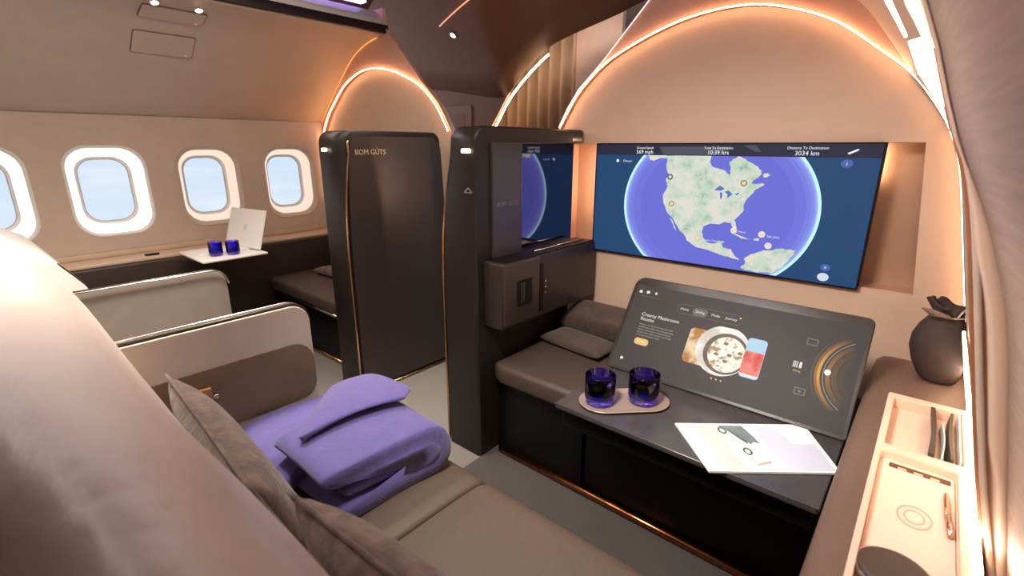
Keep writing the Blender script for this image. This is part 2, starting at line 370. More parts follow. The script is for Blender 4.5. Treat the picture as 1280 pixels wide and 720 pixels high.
tube('light_tube', [(x, WY-.036, z) for x, z in arc[4:]]+[(x-.004, WY-.03, z) for x, z in RWS[::-1][6:20]], .0021, M_led, a1, n=6)
inn, sur, arc = bulk(True)
struct(plate('wall_front_left', inn, [], .03, (0, WY+.03, 0), FX, FZ, M_front))
struct(plate('trim_10', sur, [], .022, (0, WY, 0), FX, FZ, M_cres))
a2 = thing('arch_light', (-2.9, WY, 1.3), 'glowing warm light line around the smaller arch beside the left windows', 'light')
tube('light_tube', [(x, WY-.036, z) for x, z in arc[4:]]+[(-3.655, WY-.036, 1.28), (-3.66, WY-.036, 1.1), (-3.66, WY-.036, .9)], .0021, M_led, a2, n=6)
a3 = thing('edge_light', (-.5, 1.98, 1.8), 'thin pale light line along the upper left edge of the right arch surround', 'light')
tube('light_tube', [(x, WY-.028, z) for x, z in OUT_L[1:7]], .0025, mat('pale_edge', (255, 215, 205), emit=1.6), a3, n=6)
a4 = thing('edge_light', (-3.3, 1.98, 1.6), 'thin orange light line where the left overhead bin meets the arch wall', 'light')
tube('light_tube', [(x+.008, WY-.03, z-.010) for x, z in BINS[1:-2]], .002, mat('orange_edge', (255, 160, 80), emit=2.2), a4, n=6)

# --- behind the bulkheads: brown vault over the aisle, cupboards, curtain, entry wall
E0 = smoothpts([(-4.3, 1.83), (-3.95, 1.82), (-3.296, 1.75), (-2.816, 1.671), (-2.64, 1.675), (-2.482, 1.811), (-2.283, 1.942), (-2.112, 2.005), (-1.727, 2.087), (-1.543, 2.136), (-1.2, 2.20), (-.6, 2.25)], 4)
def vault(t):
    y = 3.0-.95*t
    return [(x*(1-.22*t)-.1*t, y, z+(2.37-z)*(t**.8)) for x, z in E0]
struct(loft('ceiling_vault', [vault(t/6) for t in range(7)], M_brown, thick=.012))
struct(tube('trim_11', [(x, 3.0, z+.012) for x, z in E0[16:]], .012, mat('vault_edge', (52, 34, 27), .5)))
PORT = [(-2.95, .4), (-2.9, 1.25), (-2.86, 1.39), (-2.784, 1.479), (-2.70, 1.59), (-2.648, 1.658), (-2.62, 1.69)]
PT = [(x, z) for x, z in smoothpts(PORT, 4)]
struct(plate('wall_cupboards', [(-4.4, 0), (-2.95, 0)]+PT+[(-2.816, 1.72), (-3.296, 1.80), (-4.4, 1.86)], [], .02, (0, 3.03, 0), FX, FZ, mat('cupboard_brown', (140, 94, 74), .55)))
cb = mat('cupboard_door', (150, 102, 82), .5)
for k, (xa, xb) in enumerate(((-3.42, -3.02), (-3.0, -2.99+.14))):
    o = plate('cupboard_door', rrect(xa, xb if k == 0 else -2.87, 1.1, 1.62 if k == 0 else 1.30, .02), [], .012, (0, 3.008, 0), FX, FZ, cb)
    tag(o, ['brown cupboard door with inset panel seen through the aisle gap', 'narrow brown cupboard door next to the lit curtain'][k], 'cupboard door')
    if k == 0: plate('inset_panel', rrect(-3.36, -3.1, 1.15, 1.56, .02), [], .006, (0, 3.0, 0), FX, FZ, mat('cupboard_inset', (140, 92, 72), .5), o)
cur = thing('pleated_curtain', (-2.4, 3.25, 0), 'golden brown pleated curtain lit from above beyond the aisle', 'curtain')
rows = []
for zz in (0, .8, 1.5, 2.2):
    rows.append([(-3.0+.9*k/120, 3.25+.035*math.sin(k/120*2*PI*8.5), zz) for k in range(121)])
loft('drape', rows, mat('curtain_gold', (160, 122, 90), .7, var=.08), cur, thick=.004)
cl = thing('curtain_light', (-2.6, 3.1, 1.5), 'bright curved light strip over the pleated curtain', 'light')
tube('light_tube', smoothpts([(x+.010, 3.04, z-.010) for x, z in ((-2.86, 1.38), (-2.784, 1.479), (-2.648, 1.658), (-2.482, 1.803), (-2.35, 1.895), (-2.283, 1.932))], 5), .006, mat('curtain_led', (255, 216, 170), emit=26), cl, n=6)
struct(box('wall_entry', -2.16, -1.80, 3.22, 3.26, 0, 2.3, mat('entry_panel', (190, 150, 128), .5)))
struct(box('wall_entry_dark', -1.86, -1.2, 3.28, 3.32, 0, 1.98, mat('entry_dark', (50, 28, 22), .6)))
struct(box('wall_forward', -4.4, .6, 3.6, 3.65, 0, 2.5, mat('entry_far', (120, 86, 70), .6)))

# --- lamps in the ceiling
def spot(loc, n, label, r=.016, p=2):
    n = Vector(n).normalized()
    t = thing('ceiling_spotlight', loc, label, 'spotlight', 'small round ceiling spotlights')
    q = n.to_track_quat('Z', 'Y').to_matrix().to_4x4()
    for nm, prof, m in (('lamp_rim', [(r*1.3, .0), (r*1.3, .004), (r, .005)], M_white), ('lamp_lens', [(r, .004), (r*.9, .006)], M_spot)):
        bm = bmesh.new(); lathe_bm(bm, prof, (0, 0, 0), 20); bm.transform(Matrix.Translation(loc) @ q); fin(nm, bm, m, t, smooth=False)
    l = bpy.data.lights.new('spot', 'SPOT'); l.energy = p; l.spot_size = 1.3; l.spot_blend = .6; l.color = (1, .86, .7); l.shadow_soft_size = .02
    o = bpy.data.objects.new('lamp_beam', l); COL.objects.link(o); o.matrix_world = Matrix.Translation(Vector(loc)+n*.03) @ (-n).to_track_quat('-Z', 'Y').to_matrix().to_4x4()
    o.rotation_euler = n.to_track_quat('-Z', 'Y').to_euler(); o.location = Vector(loc)+n*.03
spot((-2.939, .852, 1.946), (.4, 0, -1), 'left one of the two small bright spotlights in the left overhead bin', p=3)
spot((-2.939, 1.038, 1.946), (.4, 0, -1), 'right one of the two small bright spotlights in the left overhead bin', p=3)
# hatches in the bin panel
M_seam = mat('seam', (120, 102, 92), .6)
def bin_at(x):
    for (xa, za), (xb, zb) in zip(BINS, BINS[1:]):
        if xa <= x <= xb: return za+(zb-za)*(x-xa)/(xb-xa)
    return 1.9
def hatch(x0, x1, y0, y1, label):
    x0b, x1b = x0, x1
    t = thing('ceiling_hatch', ((x0+x1)/2, (y0+y1)/2, bin_at((x0+x1)/2)), label, 'hatch')
    u = Vector((0, 1, 0)); a = Vector((x0, y0, bin_at(x0))); b = Vector((x1, y0, bin_at(x1))); v = (b-a); h = v.length
    nrm = Vector((v.z, 0, -v.x)).normalized()
    plate('hatch_door', rrect(0, y1-y0, 0, h, .01), [], .004, a+nrm*.008, u, v, M_bin, t)
    plate('hatch_seam', rrect(-.004, y1-y0+.004, -.004, h+.004, .012), [rrect(.0, y1-y0, 0, h, .01)], .005, a+nrm*.0055, u, v, M_seam, t)
    bm = bmesh.new(); bmesh.ops.create_uvsphere(bm, u_segments=10, v_segments=6, radius=.005, matrix=Matrix.Translation(a+nrm*.014+v*.12+u*(y1-y0-.03)))
    fin('latch', bm, M_white, t, smooth=True)
hatch(-3.305, -3.19, .81, 1.085, 'rectangular hatch outline in the left overhead panel, the lower one')
hatch(-3.09, -2.985, .815, 1.09, 'hatch outline beside the two spotlights in the left overhead panel, the upper one')


# ------------------------------------------------------------------ privacy cabinets (one per side of the aisle)
def cab_profile(aft, front, top, curve):
    """outline in (y, z); curve = how far the aft edge leans forward towards the top"""
    pts = [(aft, 0.0), (aft, .4), (aft, .75)]
    for k in range(1, 9):
        t = k/8; pts.append((aft+curve*t**2.2, .75+(top-.10-.75)*t))
    cy, cz, r = aft+curve+.06, top-.06, .06
    x1, z1 = pts[-1]
    for k in range(1, 8):
        t = k/7; a = PI-.5*PI*t
        pts.append((cy+.06*math.cos(a), cz+.06*math.sin(a)))
    for k in range(0, 7):
        a = .5*PI-.5*PI*k/6; pts.append((front-.05+.05*math.cos(a), top-.05+.05*math.sin(a)))
    pts.append((front, 0)); return pts
def cabinet(mirror, aft, front, label):
    f = (lambda x: MX-x) if mirror else (lambda x: x)
    root = thing('privacy_cabinet', (f(-1.4), aft, 0), label, 'cabinet', 'privacy cabinets')
    xs = [(-1.30, .0), (-1.315, .0), (-1.45, .012), (-1.484, .035), (-1.491, .05)]
    rows = [[(f(x+(.024*max(0, (z-.75)/.6)**2*(0, 0, .75, 1, 1)[i])), y, z) for y, z in cab_profile(aft+(.006 if i in (0, 4) else 0), front-(.006 if i in (0, 4) else 0), 1.372-(.008 if i in (0, 4) else 0), c)] for i, (x, c) in enumerate(xs)]
    loft('body', rows, M_cab, root, caps=True, auto=40)
    # aisle side: satin panel whose upper part curves away from the aisle
    rows = []
    zs = [.03, .3, .6, .8, .9, 1.0, 1.08, 1.15, 1.2, 1.25, 1.28, 1.305, 1.325, 1.338, 1.345]
    for z in zs:
        ya = aft+.02+.04*max(0, (z-.75)/.52)**2.2+max(0, z-1.30)*.5; yb = front-.012-(max(0, z-1.285)**2)*14
        d = .024*max(0, (z-.75)/.6)**2
        rows.append([(f(-1.503+d), y, z) for y in [ya+(yb-ya)*k/8 for k in range(9)]])
    rows = [[(r[0][0]+(.03 if not mirror else -.03), r[0][1]+.001, r[0][2])]+r+[(r[-1][0]+(.03 if not mirror else -.03), r[-1][1]-.001, r[-1][2])] for r in rows]
    loft('aisle_panel', rows, M_cabface, root, auto=40)
    tr = cab_profile(aft+.004, front, 1.36, .055)[:13]
    tube('edge_trim', [(f(-1.496+.021*max(0, (z-.75)/.6)**2), y-.002, max(z, .01)) for y, z in tr], .006, M_gold, root, n=8)
    tube('foot_trim', [(f(-1.502), aft+.02, .012), (f(-1.502), front-.01, .012)], .006, M_gold, root)
    # little reading light and hanger mark on the face towards the seats
    plate('reading_light', rrect(f(-1.375 if mirror else -1.335)-.022, f(-1.375 if mirror else -1.335)+.022, 1.275, 1.290, .006), [], .006, (0, aft-.005, 0), FX, FZ, M_ledw, root)
    return root
c1 = cabinet(False, 1.30, 1.94, 'tall dark cabinet with smoked mirror at the left end of the wall screen')
box('top_cap', -1.462, -1.302, 1.80, 2.03, 1.318, 1.3715, M_cab, c1, r=.014)
plate('coat_hook', [(-1.352, 1.135), (-1.332, 1.152), (-1.312, 1.135), (-1.312, 1.130), (-1.352, 1.130)], [[(-1.345, 1.134), (-1.332, 1.1455), (-1.319, 1.134)]], .003, (0, 1.2975, 0), FX, FZ, mat('hook_silver', (170, 160, 150), .3, metal=.8), c1)
plate('door_leaf', rrect(1.385, 1.560, .80, 1.312, .004), [], .012, (-1.300, 0, 0), FY, FZ, M_panel, c1, bevel=.001)
text('lettering', [('BOM GÛTS', 1.405, 1.072, .026, 'LEFT')], (-1.2872, 0, 0), FY, FZ, mat('dim_letter', (112, 104, 100), .4), c1)
plate('mirror', rrect(1.56, 1.932, .80, 1.312, .003), [], .006, (-1.300, 0, 0), FY, FZ, M_mirror, c1)
# the drinks box that stands out from the cabinet below the mirror
bx = box('bar_box', -1.30, -1.195, 1.335, 2.0, .60, .868, mat('bar_box', (48, 39, 36), .4, metal=.2), c1, r=.008)
box('box_face', -1.197, -1.187, 1.338, 1.555, .615, .862, mat('box_face', (62, 52, 48), .38, metal=.3), bx, r=.003)
box('slot', -1.188, -1.184, 1.41, 1.50, .685, .79, M_black, bx)
for k, yy in enumerate((1.43, 1.445)): box('bottle_bar', -1.185, -1.182, yy, yy+.006, .70, .78, mat('slot_grey', (96, 90, 88), .3, metal=.7), bx)
box('side_slot', -1.196, -1.190, 1.562, 1.585, .63, .83, M_black, bx)
for k in range(3): box('button', -1.192, -1.188, 1.592, 1.602, .70+.025*k, .708+.025*k, M_chrome, bx)
box('box_lid', -1.30, -1.20, 1.36, 1.98, .866, .874, M_black, bx, r=.002)
tube('lid_rail', [(-1.235, 1.58, .878), (-1.235, 1.95, .878)], .004, M_chrome, bx)
c2 = cabinet(True, 1.272, 1.92, 'tall graphite cabinet with gold edge and lettering across the aisle on the left')
text('lettering', [('BOM GÛTS', -1.34, 1.262, .036, 'LEFT')], (MX+1.5035-.0165+.07*1.262, 0, 0), (0, 1, 0), (-.07, 0, 1), mat('gold_letter', (205, 190, 150), .35, metal=.3), c2)
for o in list(c2.children):
    if o.name.startswith('lettering'): o.location.y += 2.70

# ------------------------------------------------------------------ wall screen with the flight map
SY = WY-.022
ws = thing('wall_screen', (-.69, SY, .818), 'wide wall screen with a flight map of North America set in the bronze niche', 'screen')
plate('screen_body', rrect(-1.233, -.153, .815, 1.312, .004), [], .03, (0, SY+.031, 0), FX, FZ, M_black, ws)
sc = plate('display', rrect(-1.226, -.160, .821, 1.306, .002), [], .001, (0, SY+.001, 0), FX, FZ, em('map_ocean_deep', (30, 70, 112), 1.0), ws)
def clipz(pts, z0, z1): return [(x, min(z1, max(z0, z))) for x, z in pts]
GC, GR = (-.688, 1.059), (.381, .331)
def globe(k): return clipz(ell(GC[0], GC[1], GR[0]*k, GR[1]*k, 120), .823, 1.304)
e1 = .0004
plate('globe_halo', globe(1.012), [], .0004, (0, SY-e1, 0), FX, FZ, em('halo', (186, 234, 255), 1.15), sc)
for i, (k, c) in enumerate(((.985, (160, 184, 246)), (.972, (140, 154, 238)), (.955, (128, 138, 232)), (.93, (120, 127, 226)), (.89, (112, 117, 219)), (.80, (106, 110, 213)))):
    plate('globe_water', globe(k), [], .0003, (0, SY-e1-.00015*(i+1), 0), FX, FZ, em('globe_water_%d' % i, c, 1.0, var=.02, scale=6), sc)
K = lambda L: [(a/1000, b/1000) for a, b in L]
NA = K([(-888, 1260), (-886, 1244), (-887, 1215), (-874, 1186), (-885, 1162), (-876, 1137), (-892, 1102), (-889, 1072), (-873, 1037), (-858, 1018), (-841, 1005), (-807, 957), (-780, 935), (-770, 916), (-727, 893), (-677, 888), (-628, 875), (-580, 867), (-553, 864), (-572, 878), (-589, 904), (-617, 905), (-628, 919), (-615, 930), (-639, 932), (-656, 918), (-680, 917), (-702, 934), (-712, 958), (-707, 983), (-680, 997), (-647, 997), (-625, 1010), (-602, 1008), (-585, 981), (-577, 992), (-590, 1019), (-574, 1039), (-560, 1063), (-563, 1085), (-552, 1107), (-534, 1128), (-527, 1142), (-502, 1156), (-501, 1165), (-530, 1161), (-545, 1166), (-532, 1181), (-516, 1195), (-515, 1212), (-538, 1229), (-565, 1243), (-584, 1254), (-601, 1262), (-618, 1253), (-634, 1240), (-627, 1213), (-628, 1191), (-643, 1204), (-667, 1212), (-695, 1220), (-709, 1238), (-704, 1256), (-709, 1264)])
LANDS = [NA] + [K(L) for L in ([(-971, 1262), (-888, 1262), (-887, 1248), (-916, 1252), (-945, 1239), (-964, 1243)], [(-853, 1004), (-842, 997), (-818, 951), (-830, 962)], [(-508, 1199), (-494, 1204), (-481, 1196), (-496, 1187), (-507, 1189)], [(-545, 835), (-529, 855), (-536, 873), (-516, 891), (-496, 901), (-472, 915), (-447, 917), (-416, 928), (-384, 929), (-362, 930), (-369, 907), (-385, 880), (-401, 855), (-427, 831), (-478, 826), (-522, 828)], [(-597, 968), (-574, 966), (-546, 957), (-524, 954), (-546, 951), (-573, 959)], [(-511, 955), (-490, 958), (-493, 948), (-509, 948)])]
def jag(pts, amp=.0022):
    out = []
    for i, (x, z) in enumerate(pts):
        x2, z2 = pts[(i+1) % len(pts)]; out.append((x, z))
        if math.hypot(x2-x, z2-z) > .012:
            for t in (.33, .66): out.append((x+(x2-x)*t+random.uniform(-amp, amp), z+(z2-z)*t+random.uniform(-amp, amp)))
    return out
def land_mat(e):
    m = em('map_land', (205, 216, 200), e)
    nt_ = m.node_tree; n = nt_.nodes; r = [q for q in n if q.type == 'VALTORGB'][0]; t = [q for q in n if q.type == 'TEX_NOISE'][0]
    t.inputs['Scale'].default_value = 17; t.inputs['Detail'].default_value = 10; t.inputs['Roughness'].default_value = .7
    r.color_ramp.elements[0].position = .34; r.color_ramp.elements[1].position = .56
    r.color_ramp.elements[0].color = (*lin((148, 184, 168)), 1); r.color_ramp.elements[1].color = (*lin((222, 222, 212)), 1)
    k = r.color_ramp.elements.new(.42); k.color = (*lin((190, 212, 190)), 1)
    return m
for L in LANDS: plate('landmass', jag(L), [], .0004, (0, SY-4*e1, 0), FX, FZ, land_mat(1.0), sc)
for L in ([(-681, 1130), (-660, 1150), (-640, 1138), (-653, 1130)], [(-657, 1124), (-647, 1121), (-648, 1097), (-654, 1100)], [(-639, 1126), (-626, 1133), (-609, 1119), (-627, 1102), (-627, 1117)], [(-602, 1120), (-583, 1127), (-591, 1115)]):
    plate('lake', K(L), [], .0004, (0, SY-5*e1, 0), FX, FZ, em('lake', (86, 116, 190), 1.0), sc)
plate('header_bar', rrect(-1.226, -.160, 1.262, 1.306, 0), [], .0004, (0, SY-5*e1, 0), FX, FZ, em('header_bar', (38, 40, 60), 1.0), sc)
plate('header_land', [K([(-925, 1296), (-640, 1298), (-655, 1266), (-905, 1264)]), K([(-590, 1302), (-548, 1303), (-524, 1278), (-545, 1279)])], [], .0004, (0, SY-6*e1, 0), FX, FZ, em('header_land', (74, 80, 88), 1.0), sc)
wt = em('screen_white', (240, 242, 246), 1.0)
ty = SY-7*e1
text('readout', [('Ground Speed', -.99, 1.288, .013, 'CENTER'), ('569 mph', -.99, 1.268, .022, 'CENTER'), ('Time To Destination', -.682, 1.288, .013, 'CENTER'), ('10:39 hrs', -.682, 1.268, .022, 'CENTER'), ('Distance To Destination', -.376, 1.289, .013, 'CENTER'), ('3034 km', -.376, 1.268, .022, 'CENTER')], (0, ty, 0), FX, FZ, wt, sc)
text('map_label', [('Denver', -1.09, 1.232, .014, 'LEFT'), ('Miami', -.570, .972, .012, 'LEFT'), ('San Juan', -.465, .966, .013, 'LEFT'), ('Mexico City', -.706, .925, .012, 'LEFT'), ('Havana', -.56, .95, .009, 'LEFT')], (0, ty, 0), FX, FZ, em('map_label', (215, 222, 240), 1.0), sc)
for (x, z), rgb in zip(K([(-867, 1175), (-851, 1065), (-572, 1163), (-726, 933), (-587, 979), (-484, 975), (-456, 934), (-507, 882)]), ((92, 110, 98), (180, 160, 104), (160, 148, 84), (226, 206, 176), (240, 224, 206), (240, 226, 200), (240, 214, 200), (236, 216, 190))):
    mk = plate('city_marker', ell(x, z, .0125, .0125, 20), [ell(x, z, .0065, .0065, 16)], .0004, (0, ty, 0), FX, FZ, em('marker_%d' % rgb[0], rgb, 1.0), sc)
    plate('marker_centre', ell(x, z, .0062, .0062, 16), [], .0004, (0, ty, 0), FX, FZ, em('marker_dot', (232, 222, 200), 1.0), mk)
plate('star_icon', ell(-1.117, 1.237, .007, .007, 8), [], .0004, (0, ty, 0), FX, FZ, wt, sc)
b1 = plate('info_button', ell(-.252, 1.242, .018, .014, 24), [], .0004, (0, ty, 0), FX, FZ, em('button_blue', (70, 100, 170), 1.0), sc)
text('button_mark', [('i', -.252, 1.236, .018, 'CENTER')], (0, ty-.0006, 0), FX, FZ, wt, b1)
b2 = plate('zoom_button', ell(-.260, .880, .016, .013, 24), [], .0004, (0, ty, 0), FX, FZ, em('button_blue', (70, 100, 170), 1.0), sc)
text('button_mark', [('+', -.260, .874, .018, 'CENTER')], (0, ty-.0006, 0), FX, FZ, wt, b2)
plate('round_button', ell(-.262, .845, .018, .015, 24), [], .0004, (0, ty, 0), FX, FZ, em('button_white', (214, 220, 238), 1.0), sc)
plate('pen_icon', [(-.252, 1.272), (-.228, 1.284), (-.224, 1.289), (-.230, 1.290), (-.256, 1.277)], [], .0004, (0, ty, 0), FX, FZ, wt, sc)
nl = thing('niche_light', (-1.25, WY+.06, 1.0), 'hidden warm glow strip behind the left edge of the wall screen', 'light')
box('light_strip', -1.235, -1.225, WY+.05, WY+.06, .95, 1.29, mat('niche_led', (255, 214, 180), emit=110), nl)
nl2 = thing('niche_light', (-.16, WY+.06, 1.2), 'hidden warm glow strip behind the right edge of the wall screen', 'light')
box('light_strip', -.175, -.165, WY+.05, WY+.06, 1.18, 1.30, mat('niche_led_dim', (255, 205, 165), emit=26), nl2)

# ------------------------------------------------------------------ bench below the screen and the table in front of it
bn = thing('footrest_bench', (-.7, 1.75, 0), 'long low taupe bench running under the wall screen behind the table', 'bench')
LSH = [(-1.288, 1.385), (-1.24, 1.36), (-.90, 1.36), (-.86, 1.40), (-.86, 1.62), (-.075, 1.62), (-.075, 2.025), (-1.288, 2.025)]
plate('seat_cushion', LSH, [], .085, (0, 0, .345), FX, FY, M_bench, bn, bevel=.02)
plate('bench_base', [(-1.285, 1.40), (-.855, 1.40), (-.855, 1.66), (-.08, 1.66), (-.08, 2.02), (-1.285, 2.02)], [], .345, (0, 0, 0), FX, FY, M_black, bn)
rp = cushion('bolster_pillow', (-1.08, 1.905, .512), .20, .085, .068, M_velvet2, (math.radians(20), 0, 0), p=.5)
tag(rp, 'plump dark brown mottled pillow on the bench against the wall under the screen', 'pillow', 'dark pillows on the benches')
rp2 = cushion('flat_pillow', (-1.10, 1.74, .456), .17, .085, .026, M_velvet2, (0, 0, math.radians(-6)))
tag(rp2, 'thin folded brown pillow lying on the bench in front of the plump pillow', 'pillow', 'thin pillows on the benches')
tb = thing('side_table', (-.45, 1.35, 0), 'black low table with slate top carrying the glasses and the magazine', 'table')
plate('table_top', rrect(-.835, -.075, 1.182, 1.60, .012), [], .016, (0, 0, .470), FX, FY, M_table, tb, bevel=.003)
tube('top_edge', [(-.833, 1.19, .486), (-.833, 1.183, .486), (-.077, 1.183, .486), (-.077, 1.58, .486)], .0018, mat('edge_steel', (120, 112, 108), .3, metal=.8), tb, n=6)
box('apron', -.82, -.085, 1.21, 1.595, .40, .470, M_black, tb, r=.006)
box('pedestal', -.84, -.08, 1.401, 1.598, 0, .40, M_black, tb, r=.004)
ks = tag(tube('kick_strip', [(-1.26, 1.385, .02), (-.08, 1.385, .02)], .014, mat('copper_kick', (176, 112, 72), .25, metal=1), None, n=10), 'copper kick strip along the floor at the foot of the black table', 'trim strip')

# ------------------------------------------------------------------ leaning touch monitor on the table
TO = Vector((-.846, 1.532, .4935)); TV = Vector((0, .22, .31)).normalized(); TN = Vector(FX).cross(TV)
mo = thing('touch_monitor', (-.46, 1.56, .486), 'large leaning touch monitor showing a food menu behind the glasses', 'monitor')
plate('monitor_frame', rrect(0, .776, 0, .380, .02, rs=(.012, .012, .022, .04)), [], .012, TO-TN*.012, FX, TV, mat('monitor_frame', (52, 46, 44), .35, metal=.4), mo, bevel=.003)
mp_ = plate('monitor_display', rrect(.014, .764, .012, .348, .008), [], .0006, TO, FX, TV, em('menu_background', (62, 56, 54), 1.0), mo)
plate('bezel', rrect(.004, .772, .004, .376, .018, rs=(.01, .01, .02, .036)), [rrect(.014, .764, .012, .348, .008)], .0006, TO, FX, TV, mat('monitor_bezel', (46, 40, 38), .25), mo)
TP = lambda k: TO+TN*(.0006+.0004*k)
mw = em('menu_white', (235, 232, 226), 1.0)
def mpl(name, outs, holes, m, k=1, par=mp_): return plate(name, outs, holes, .0003, TP(k), FX, TV, m, par)
mpl('home_icon', [[(.029, .314), (.041, .314), (.041, .321), (.035, .327), (.029, .321)]], [], mw)
mpl('dot_icon', [ell(.065, .321, .007, .006, 16)], [], mw)
mpl('star_icon', [[(.097, .329), (.100, .323), (.104, .322), (.099, .318), (.097, .315), (.095, .318), (.090, .322), (.094, .323)]], [], mw)
mpl('underline', [rrect(.042, .115, .3025, .304, 0)], [], em('menu_grey', (110, 102, 98), 1.0))
mpl('menu_pill', [rrect(.191, .420, .266, .303, .018)], [rrect(.1925, .4185, .2675, .3015, .0165)], em('menu_grey', (110, 102, 98), 1.0))
mpl('selected_tab', [rrect(.250, .302, .270, .298, .012)], [], em('menu_tab', (112, 102, 98), 1.0))
text('tab_label', [('Home', .220, .281, .0125, 'CENTER'), ('Dining', .276, .281, .0125, 'CENTER'), ('Media', .331, .281, .0125, 'CENTER'), ('Journey', .384, .281, .0125, 'CENTER')], TP(2), FX, TV, mw, mp_)
mpl('alert_dot', [ell(.412, .294, .003, .003, 10)], [], em('menu_amber', (250, 190, 90), 1.0), 2)
text('heading', [('Creamy Mushroom', .069, .226, .0185, 'LEFT'), ('Risotto', .070, .208, .0185, 'LEFT')], TP(2), FX, TV, mw, mp_)
text('paragraph', [(l, .073, .190-.0105*i, .0088, 'LEFT') for i, l in enumerate(('Arborio rice slowly stirred with wild', 'mushrooms, white wine and parmesan,', 'finished with butter and fresh thyme', 'served warm with toasted sourdough', 'and a seasonal green salad'))], TP(2), FX, TV, em('menu_text', (168, 160, 154), 1.0), mp_)
mpl('order_button', [rrect(.076, .131, .112, .138, .011)], [], em('menu_orange', (238, 190, 120), 1.0), 2)
text('button_text', [('Order', .1035, .121, .012, 'CENTER')], TP(3), FX, TV, em('menu_orange_text', (255, 240, 215), 1.0), mp_)
mpl('bell_icon', [ell(.051, .047, .006, .006, 14)], [], mw)
def emn(name, c1, c2, scale, p0=.42, p1=.58, e=1.0):
    m = em(name, c1, e, scale=scale); r = [q for q in m.node_tree.nodes if q.type == 'VALTORGB'][0]
    r.color_ramp.elements[0].position = p0; r.color_ramp.elements[1].position = p1
    r.color_ramp.elements[0].color = (*lin(c1), 1); r.color_ramp.elements[1].color = (*lin(c2), 1); return m
mpl('toast_picture', [rrect(.264, .345, .098, .226, .016)], [], emn('toast', (188, 122, 62), (240, 214, 168), 22), 1)
mpl('plate_picture', [clipz(ell(.386, .168, .088, .088, 48), .072, .252)], [], emn('plate_white', (216, 206, 194), (250, 246, 238), 20), 2)
bo = mpl('bowl_picture', [ell(.398, .160, .072, .072, 48)], [ell(.402, .158, .060, .062, 48)], em('bowl_rim', (112, 92, 80), 1.0, var=.3, scale=30), 3)
mpl('risotto', [ell(.402, .158, .060, .062, 48)], [], emn('risotto', (176, 140, 100), (250, 244, 226), 55, .36, .5), 3)
for k in range(9):
    a = k*2.4; q = .045*math.sqrt((k+.5)/9)
    mpl('mushroom', [ell(.402+q*math.cos(a), .158+q*math.sin(a), .008, .0055, 12)], [], em('mushroom_%d' % (k % 2), ((150, 112, 80), (255, 252, 240))[k % 2], 1.0), 4)
dr = mpl('drink_picture', [rrect(.455, .515, .100, .236, .012)], [], em('drink_sky', (176, 214, 232), 1.0), 4)
mpl('drink', [rrect(.455, .514, .112, .190, .006)], [], emn('drink_red', (214, 66, 60), (240, 130, 116), 24), 5)
mpl('drink_base', [rrect(.462, .512, .104, .113, .004)], [], mw, 5)
mpl('page_dot', [ell(.379+.0155*k, .067, .003, .003, 10) for k in range(3)], [], em('menu_amber', (250, 190, 90), 1.0), 2)
gr = em('menu_icon', (130, 122, 118), 1.0)
mpl('screen_icon', [rrect(.618, .648, .256, .278, .003)], [rrect(.6205, .6455, .2585, .2755, .002)], gr)
mpl('video_icon', [rrect(.619, .649, .094, .116, .003)], [rrect(.6215, .6465, .0965, .1135, .002)], gr)
mpl('play_icon', [[(.630, .100), (.640, .105), (.630, .110)]], [], gr)
mpl('meal_icon', [rrect(.598, .6005, .176, .196, 0), rrect(.603, .6055, .176, .196, 0), rrect(.608, .6105, .176, .196, 0), rrect(.615, .622, .176, .196, .002)], [], mw)
text('meal_label', [('Dining', .612, .163, .008, 'CENTER')], TP(2), FX, TV, em('menu_amber', (250, 190, 90), 1.0), mp_)
def arcband(cx, cy, r, w, a0, a1, n=40):
    A = ell(cx, cy, r+w/2, (r+w/2), n, a0, a1, False); B = ell(cx, cy, r-w/2, (r-w/2), n, a0, a1, False); return A+B[::-1]
def glow_mat(name, c, e):
    """ring glow drawn by the display: strongest at the dial's pointer, fading along the ring"""
    m = em(name, c, e); n = m.node_tree.nodes; l = m.node_tree.links
    co = n.new('ShaderNodeTexCoord'); d = n.new('ShaderNodeVectorMath'); d.operation = 'DISTANCE'
    q = TO+Vector(FX)*.672+TV*.185; d.inputs[1].default_value = q
    l.new(co.outputs['Object'], d.inputs[0]); mr = n.new('ShaderNodeMapRange'); mr.inputs['From Min'].default_value = .02; mr.inputs['From Max'].default_value = .13; mr.inputs['To Min'].default_value = 1; mr.inputs['To Max'].default_value = 0
    l.new(d.outputs['Value'], mr.inputs['Value'])
    mixn = n.new('ShaderNodeMixRGB'); l.new(mr.outputs[0], mixn.inputs[0]); mixn.inputs[1].default_value = (*lin((62, 56, 54)), 1); mixn.inputs[2].default_value = (*lin(c), 1)
    l.new(mixn.outputs[0], n['Principled BSDF'].inputs['Emission Color']); return m
DC = (.800, .185)
for k, (r, w, c) in enumerate(((.150, .004, (104, 84, 54)), (.1395, .007, (150, 108, 56)), (.1315, .008, (226, 158, 66)), (.108, .012, (150, 104, 56)), (.092, .014, (104, 78, 50)), (.074, .016, (84, 66, 48)))):
    aw = 1.0
    mpl('dial_glow', [arcband(DC[0], DC[1], r, w, PI-aw, PI+aw)], [], glow_mat('dial_glow_%d' % k, c, 1.0), 1)
mpl('dial_ring', [arcband(DC[0], DC[1], .120, .0024, PI-1.05, PI+1.05)], [], em('dial_ring', (150, 140, 128), 1.0), 2)
mpl('dial_pointer', [ell(.691, .184, .008, .009, 20)], [], em('dial_pointer', (255, 246, 220), 1.6), 3)

